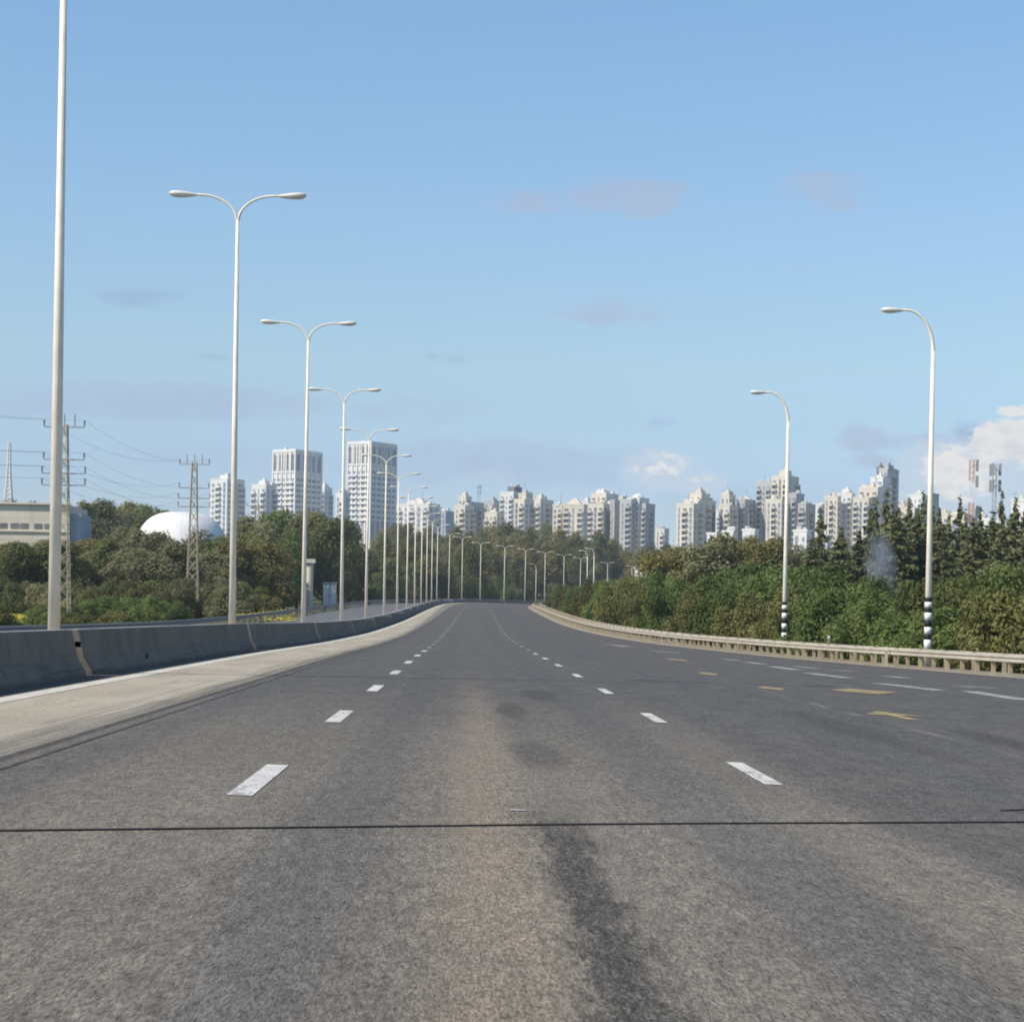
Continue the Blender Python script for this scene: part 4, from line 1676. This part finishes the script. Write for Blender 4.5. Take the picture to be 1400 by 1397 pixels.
def build_city():
    # left group
    b = Bld('apartment_tower', 'small white block left of the towers, behind the second double lamp', 308, 1150)
    b.block(286, 331, 656, 0, .55, 32, 'white', 3, 2, 2)
    b = Bld('apartment_tower', 'low white block touching the left side of the left white tower', 359, 1120)
    b.block(343, 376, 664, 0, .62, 30, 'white', 3, 2, 1)
    b = Bld('apartment_tower', 'left of the two tall white towers, with framed glass crown', 404, 1180)
    b.block(372, 436, 616, 0, .5, 32, 'white', 4, 3, 2, 0, top='frame', style='tower')
    b = Bld('apartment_block', 'small white block peeping out right of the left white tower', 444, 1250)
    b.block(434, 453, 668, 0, .5, 32, 'white', 2, 2, 1)
    b = Bld('apartment_tower', 'right of the two tall white towers, the tallest, with framed glass crown', 507, 1150)
    b.block(475, 540, 605, 0, .5, 32, 'white', 4, 3, 2, 0, top='frame', style='tower')
    b = Bld('apartment_block', 'white balconied block at the left foot of the tallest white tower', 467, 1120)
    b.block(459, 478, 676, 0, .6, 30, 'white', 2, 1, 1)
    b = Bld('apartment_block', 'long low white block with balcony bands behind the far lamp heads', 570, 1220)
    b.block(541, 601, 690, 0, .75, 28, 'white', 5, 2, 1)
    b = Bld('apartment_block', 'low dark bluish block between white balcony block and cream towers', 611, 1300)
    b.block(597, 628, 700, 0, .4, 30, 'blue', 2, 2, 0, 0)
    # middle group
    b = Bld('apartment_tower', 'cream tower with stepped top, leftmost of the middle group', 640, 1180)
    b.block(621, 648, 692, 0, .55, 30, 'cream', 2, 2, 1, 0)
    b.block(627, 645, 680, 6, .55, 30, 'cream', 2, 1, 0, 3)
    b.block(640, 662, 688, 14, .3, 30, 'grey', 1, 3, 1, 0)
    b = Bld('apartment_block', 'low cream block between the first stepped tower and the round-shouldered one', 676, 1160)
    b.block(663, 690, 702, 0, .6, 30, 'cream', 3, 2, 1, 2)
    b.block(667, 679, 692, 20, .5, 30, 'grey', 2, 2, 0, 0)
    b = Bld('apartment_tower', 'white tower with dark rounded roof above the wooded hill', 702, 1240)
    b.block(684, 720, 674, 0, .5, 30, 'white', 3, 2, 1, 0)
    b.block(694, 714, 667, 5, .45, 30, 'dark', 2, 2, 0, 0)
    b = Bld('apartment_tower', 'cream tower with bright bay right of the dark-roofed white tower', 717, 1150)
    b.block(703, 731, 684, 0, .5, 30, 'cream', 2, 2, 1, 0)
    b.block(709, 729, 676, 6, .5, 30, 'beige', 2, 2, 0, 2)
    b = Bld('apartment_tower', 'grey and cream tower with flat roof slabs left of the pyramid roof', 741, 1180)
    b.block(725, 758, 684, 0, .42, 30, 'cream', 2, 3, 1, 3)
    b = Bld('apartment_tower', 'broad cream block with a pyramid roof', 780, 1140)
    b.block(756, 774, 692, 0, .7, 20, 'cream', 2, 1, 1, 0)
    b.block(770, 805, 691, -4, .8, 16, 'cream', 3, 1, 1, 0, top='pyramid')
    b = Bld('apartment_tower', 'tall cream tower with white domed top, left of the domed pair', 827, 1160)
    b.block(804, 842, 690, -3, .55, 30, 'cream', 3, 2, 1, 0)
    b.block(809, 848, 676, 4, .5, 30, 'cream', 3, 2, 1, 0)
    b.block(815, 834, 672, 8, .5, 30, 'white', 2, 1, 0, 0, top='dome')
    b.block(834, 850, 685, -2, .4, 30, 'grey', 1, 2, 0, 0)
    b = Bld('apartment_tower', 'tall white domed tower with shaded right side, right of the domed pair', 873, 1150)
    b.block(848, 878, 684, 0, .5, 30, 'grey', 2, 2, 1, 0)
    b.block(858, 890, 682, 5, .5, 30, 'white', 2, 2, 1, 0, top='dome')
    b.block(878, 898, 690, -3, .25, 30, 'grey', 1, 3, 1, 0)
    b = Bld('apartment_block', 'small cream block standing alone at the gap in the skyline', 906, 1300)
    b.block(897, 916, 724, 0, .6, 30, 'cream', 2, 1, 1, 2)
    # paler blocks farther back that close the gaps
    for x0, x1, yt, m, w in [(645, 668, 694, 'white', 'behind the stepped cream tower of the middle group'), (662, 686, 686, 'grey', 'behind the low cream block of the middle group'),
                             (722, 742, 690, 'white', 'between the bright-bay tower and the flat-roofed tower'), (752, 768, 698, 'cream', 'just left of the pyramid-roofed block'),
                             (795, 812, 686, 'white', 'just right of the pyramid roof'), (838, 862, 680, 'cream', 'between the two white domed towers'),
                             (976, 992, 700, 'white', 'between the first two towers right of the gap'), (1026, 1044, 694, 'white', 'between stepped tower and tall grey slab'),
                             (1112, 1134, 690, 'white', 'between tall grey slab and the cream roof-house block'), (1160, 1180, 690, 'white', 'left of the tallest tower of the right group'),
                             (1226, 1246, 690, 'cream', 'between tallest right tower and the nearer banded lamp'), (580, 604, 694, 'white', 'at the right end of the balcony-banded block')]:
        b = Bld('apartment_block', f'pale {m} block farther back, {w}', (x0 + x1) / 2, 1480)
        b.block(x0, x1, yt, 0, .55, 30, m, 2, 2, rng.choice((0, 1)), rng.choice((0, 2, 3)))
    # right group
    b = Bld('apartment_tower', 'cream tower with stepped roof right of the skyline gap', 953, 1080)
    b.block(926, 962, 690, 0, .62, 30, 'cream', 3, 2, 2, 0)
    b.block(937, 985, 684, 10, .4, 30, 'cream', 2, 3, 1, 0)
    b.block(944, 974, 676, 14, .5, 30, 'cream', 2, 2, 0, 3)
    b = Bld('apartment_tower', 'cream and grey stepped tower, second right of the skyline gap', 1005, 1100)
    b.block(984, 1014, 692, 0, .45, 30, 'cream', 2, 3, 1, 0)
    b.block(986, 1008, 678, 8, .5, 30, 'cream', 2, 2, 0, 3)
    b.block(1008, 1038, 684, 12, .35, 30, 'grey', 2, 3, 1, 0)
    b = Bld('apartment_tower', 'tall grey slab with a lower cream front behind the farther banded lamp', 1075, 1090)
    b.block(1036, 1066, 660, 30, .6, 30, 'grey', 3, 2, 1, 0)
    b.block(1057, 1098, 652, 24, .5, 30, 'cream', 3, 2, 1, 4)
    b.block(1049, 1082, 684, 0, .6, 30, 'cream', 3, 2, 2, 0)
    b.block(1078, 1104, 676, 4, .4, 30, 'grey', 2, 2, 1, 0)
    b.block(1092, 1120, 690, -6, .35, 30, 'grey', 1, 3, 1, 0)
    b = Bld('apartment_tower', 'cream block with white roof houses between the two banded lamps', 1146, 1070)
    b.block(1129, 1152, 680, 0, .7, 26, 'cream', 3, 1, 2, 2)
    b.block(1146, 1172, 676, 6, .7, 26, 'white', 3, 1, 1, 3)
    b = Bld('apartment_tower', 'stepped cream tower with tall shaded right wing, tallest of the right group', 1205, 1060)
    b.block(1168, 1196, 682, 0, .7, 26, 'cream', 3, 2, 1, 0)
    b.block(1176, 1216, 668, 8, .6, 28, 'cream', 3, 2, 1, 2)
    b.block(1192, 1222, 654, 14, .5, 30, 'white', 2, 2, 1, 2)
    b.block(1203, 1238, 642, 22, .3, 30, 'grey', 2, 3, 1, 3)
    b.block(1199, 1213, 640, 26, .4, 30, 'dark', 1, 1, 0, 2)
    b = Bld('apartment_tower', 'lower cream and grey block behind the nearer banded lamp', 1262, 1060)
    b.block(1233, 1262, 696, 0, .6, 30, 'cream', 3, 2, 1, 0)
    b.block(1244, 1275, 678, 8, .55, 30, 'white', 3, 2, 1, 2)
    b.block(1268, 1290, 676, 14, .3, 30, 'grey', 1, 3, 0, 0)
    b = Bld('apartment_block', 'cream low block with grey roof house below the antenna masts', 1320, 620)
    b.block(1302, 1332, 706, 0, .6, 30, 'cream', 2, 2, 0, 2)
    b.block(1324, 1347, 695, 6, .4, 30, 'grey', 1, 2, 0, 0)
    b.block(1340, 1362, 712, -4, .6, 30, 'white', 2, 1, 0, 0)
    for x0, x1, yt, m, lb in [(1284, 1304, 704, 'cream', 'small cream block just right of the nearer banded lamp'), (1362, 1386, 716, 'white', 'low white block right of the antenna masts'),
                              (1338, 1352, 706, 'cream', 'slim cream block between the two antenna masts')]:
        b = Bld('apartment_block', lb, (x0 + x1) / 2, 880)
        b.block(x0, x1, yt, 0, .6, 28, m, 2, 2, 1, 2)
    b = Bld('apartment_block', 'white building corner at the right picture edge behind conifers', 1400, 600)
    b.block(1386, 1425, 686, 0, .6, 30, 'white', 2, 2, 0, 0)
    for k, (x0, x1, yt, lb) in enumerate([(967, 986, 731, 'small white house below the first right-hand towers'), (988, 1010, 728, 'white house with roof box below the second right-hand tower'),
                                          (1016, 1040, 726, 'white house right below the grey stepped tower'), (1086, 1112, 727, 'white house just right of the farther banded lamp'), (1118, 1138, 734, 'small white house between cream block and the farther banded lamp')]):
        b = Bld('white_house', lb, (x0 + x1) / 2, 760, 'house', 'small white houses below the towers')
        b.block(x0, x1, yt, 0, .65, 28, 'white', 2, 1, 0, 0)
    b = Bld('white_house', 'long low white roof among the trees left of the third lamp', 438, 470, 'house', None)
    b.block(424, 452, 721, 0, .8, 20, 'white', 3, 1, 0, 0)
    b = Bld('white_house', 'flat white roadside building beyond the bushes right of the bend', 880, 620, 'house', None)
    b.block(868, 894, 779, 0, .85, 14, 'white', 3, 1, 0, 0)


build_city()


def low_building():
    d = 300.
    p = at(95, 700, d)
    q = at(-60, 700, d)
    z0 = gz(p.x, d)
    root = thing('office_building', 'long low beige building with a ribbon of dark windows at the left edge', 'building', (p.x, d, z0))
    h = p.z + 1.0 - z0
    W = p.x - q.x
    mb = MB()
    mb.box((-W / 2, 7, h / 2), (W, 14, h))
    wall = mb.build('wall', M_F['beige'], root)
    zw = at(40, 719, d).z - z0
    for px in (4, 20, 33, 52, 66, -14, -34):
        x = at(px, 719, d).x - p.x
        mb = MB()
        mb.box((x, -.02, zw), (1.15, .12, .75))
        mb.build('window', M_WIN, wall)
    for px in (4, 20, 33, 52, 66):
        x = at(px, 740, d).x - p.x
        mb = MB()
        mb.box((x, -.02, zw - 3.2), (1.15, .12, .9))
        mb.build('window', M_WIN, wall)
    mb = MB()
    mb.box((-W / 2, -.25, h + .12), (W + .5, .5, .24))
    mb.box((-W / 2, -.12, zw - .75), (W, .26, .2))
    mb.build('cornice', M_F['beige'], root)
    a = at(58, 688, d + 4)
    mb = MB()
    mb.box((a.x - p.x, 5.5, h + (a.z - z0 - h) / 2), (2.4, 3, a.z - z0 - h))
    mb.build('roof_house', M_F['beige'], root)
    mb = MB()
    mb.box((.75, 5, h / 2 - .6), (1.5, 8, h - 1.2))
    mb.build('side_wing', M_F['blue'], root)


low_building()


def dome():
    d = 370.
    c = at(248, 760, d)
    z0 = gz(c.x, d)
    top = at(248, 700, d)
    root = thing('membrane_dome', 'big white flattened dome among the trees behind the lattice pylon', 'dome', (c.x, d, z0))
    rx = 70 * d / F
    mb = MB()
    h = top.z - z0
    rows = []
    for i in range(13):
        t = i / 12 * math.pi / 2
        r_ = math.cos(t)**.6
        zz = math.sin(t)**.9 * h
        rows.append([(rx * 1.02 * r_ * math.cos(a), 1.3 * rx * r_ * math.sin(a), zz) for a in np.linspace(0, 2 * math.pi, 33)[:-1]])
    mb.quad_strip(rows, True)
    shell = mb.build('dome_shell', M_DOME, root, True)
    mb = MB()
    mb.prism([(rx * 1.04 * math.cos(a), 1.32 * rx * math.sin(a)) for a in np.linspace(0, 2 * math.pi, 25)[:-1]], -.5, .8)
    mb.build('base_ring', M_F['grey'], root)


dome()


def pillar():
    d = 250.
    top = at(424, 764, d)
    z0 = gz(top.x, d)
    h = top.z - z0
    root = thing('concrete_pillar', 'beige concrete pillar with a wide cap beside the third double lamp', 'pillar', (top.x, d, z0))
    mb = MB()
    mb.tube([(0, 0, 0), (0, 0, h - .5)], .4, 14)
    mb.build('shaft', M_F['beige'], root)
    mb = MB()
    mb.box((0, 0, h - .25), (1.3, 1.2, .5))
    mb.build('cap', M_F['beige'], root)
    d = 292.
    t = at(451, 797, d)
    zc = gz(t.x, d)
    hh = t.z - zc
    root = thing('utility_cabinet', 'pale grey utility cabinet standing right of the capped pillar', 'cabinet', (t.x, d, zc))
    mb = MB()
    mb.box((0, 0, hh / 2), (1.85, 1.2, hh))
    mb.build('cabinet_body', M_F['blue'], root)
    for s in (-1, 1):
        mb = MB()
        mb.box((s * .46, -.63, hh / 2), (.84, .05, hh - .5))
        dr = mb.build('door', M_F['white'], root)
        mb = MB()
        mb.box((s * .1, -.68, hh / 2), (.05, .04, .3))
        mb.build('handle', M_DRAIL, dr)
    mb = MB()
    mb.box((0, 0, hh + .06), (2.0, 1.35, .12))
    mb.build('cabinet_roof', M_F['grey'], root)


pillar()

# crane-like mast over the middle group
mast(655, 663, 1250, 30, 2.2, 1.2, 'thin grey lattice mast above the stepped cream tower of the middle group', [M_GSTEEL] * 3, 1, 2)

# ------------------------------------------------------------------ smoke
def smoke():
    d = 128.
    c = at(1204, 772, d)
    mb = MB()
    mb.ellipsoid((0, 0, 0), (1, 1, 1), 20, 14)
    mb.f = [tuple(reversed(f)) for f in mb.f]     # normals outwards
    M = bpy.data.materials.new('thin_smoke')
    M.use_nodes = True
    n, l = M.node_tree.nodes, M.node_tree.links
    n.clear()
    out = n.new('ShaderNodeOutputMaterial')
    vol = n.new('ShaderNodeVolumePrincipled')
    vol.inputs['Color'].default_value = (.62, .68, .8, 1)
    tc = n.new('ShaderNodeTexCoord')
    ln = n.new('ShaderNodeVectorMath')
    ln.operation = 'LENGTH'
    l.new(tc.outputs['Object'], ln.inputs[0])
    mr = n.new('ShaderNodeMapRange')
    mr.interpolation_type = 'SMOOTHSTEP'
    for k, v_ in zip(('From Min', 'From Max', 'To Min', 'To Max'), (.1, 1, 1, 0)):
        mr.inputs[k].default_value = v_
    l.new(ln.outputs['Value'], mr.inputs['Value'])
    nz = n.new('ShaderNodeTexNoise')
    nz.inputs['Scale'].default_value = 1.8
    nz.inputs['Detail'].default_value = 4
    l.new(tc.outputs['Object'], nz.inputs['Vector'])
    cr = n.new('ShaderNodeMapRange')
    cr.inputs['From Min'].default_value, cr.inputs['From Max'].default_value = .4, .62
    l.new(nz.outputs['Fac'], cr.inputs['Value'])
    m1 = n.new('ShaderNodeMath')
    m1.operation = 'MULTIPLY'
    l.new(mr.outputs[0], m1.inputs[0])
    l.new(cr.outputs[0], m1.inputs[1])
    m2 = n.new('ShaderNodeMath')
    m2.operation = 'MULTIPLY'
    m2.inputs[1].default_value = 1.3
    l.new(m1.outputs[0], m2.inputs[0])
    l.new(m2.outputs[0], vol.inputs['Density'])
    l.new(vol.outputs[0], out.inputs['Volume'])
    o = mb.build('smoke', M)
    o.location = c
    o.scale = (1.25, 1.25, 2.9)
    o.rotation_euler.y = R(-8)
    tag(o, 'thin bluish wisp of smoke rising before the conifers on the right', 'smoke', kind='stuff')


smoke()

# ------------------------------------------------------------------ haze
def haze():
    mb = MB()
    mb.box((0, 770, 88), (2000, 1740, 190))
    M = bpy.data.materials.new('pale_air')
    M.use_nodes = True
    n, l = M.node_tree.nodes, M.node_tree.links
    n.clear()
    out = n.new('ShaderNodeOutputMaterial')
    vol = n.new('ShaderNodeVolumePrincipled')
    vol.inputs['Color'].default_value = (.84, .92, 1., 1)
    vol.inputs['Density'].default_value = .00017
    vol.inputs['Anisotropy'].default_value = .2
    l.new(vol.outputs[0], out.inputs['Volume'])
    tag(mb.build('haze', M), 'thin bluish air between the road and the skyline', kind='stuff')


haze()
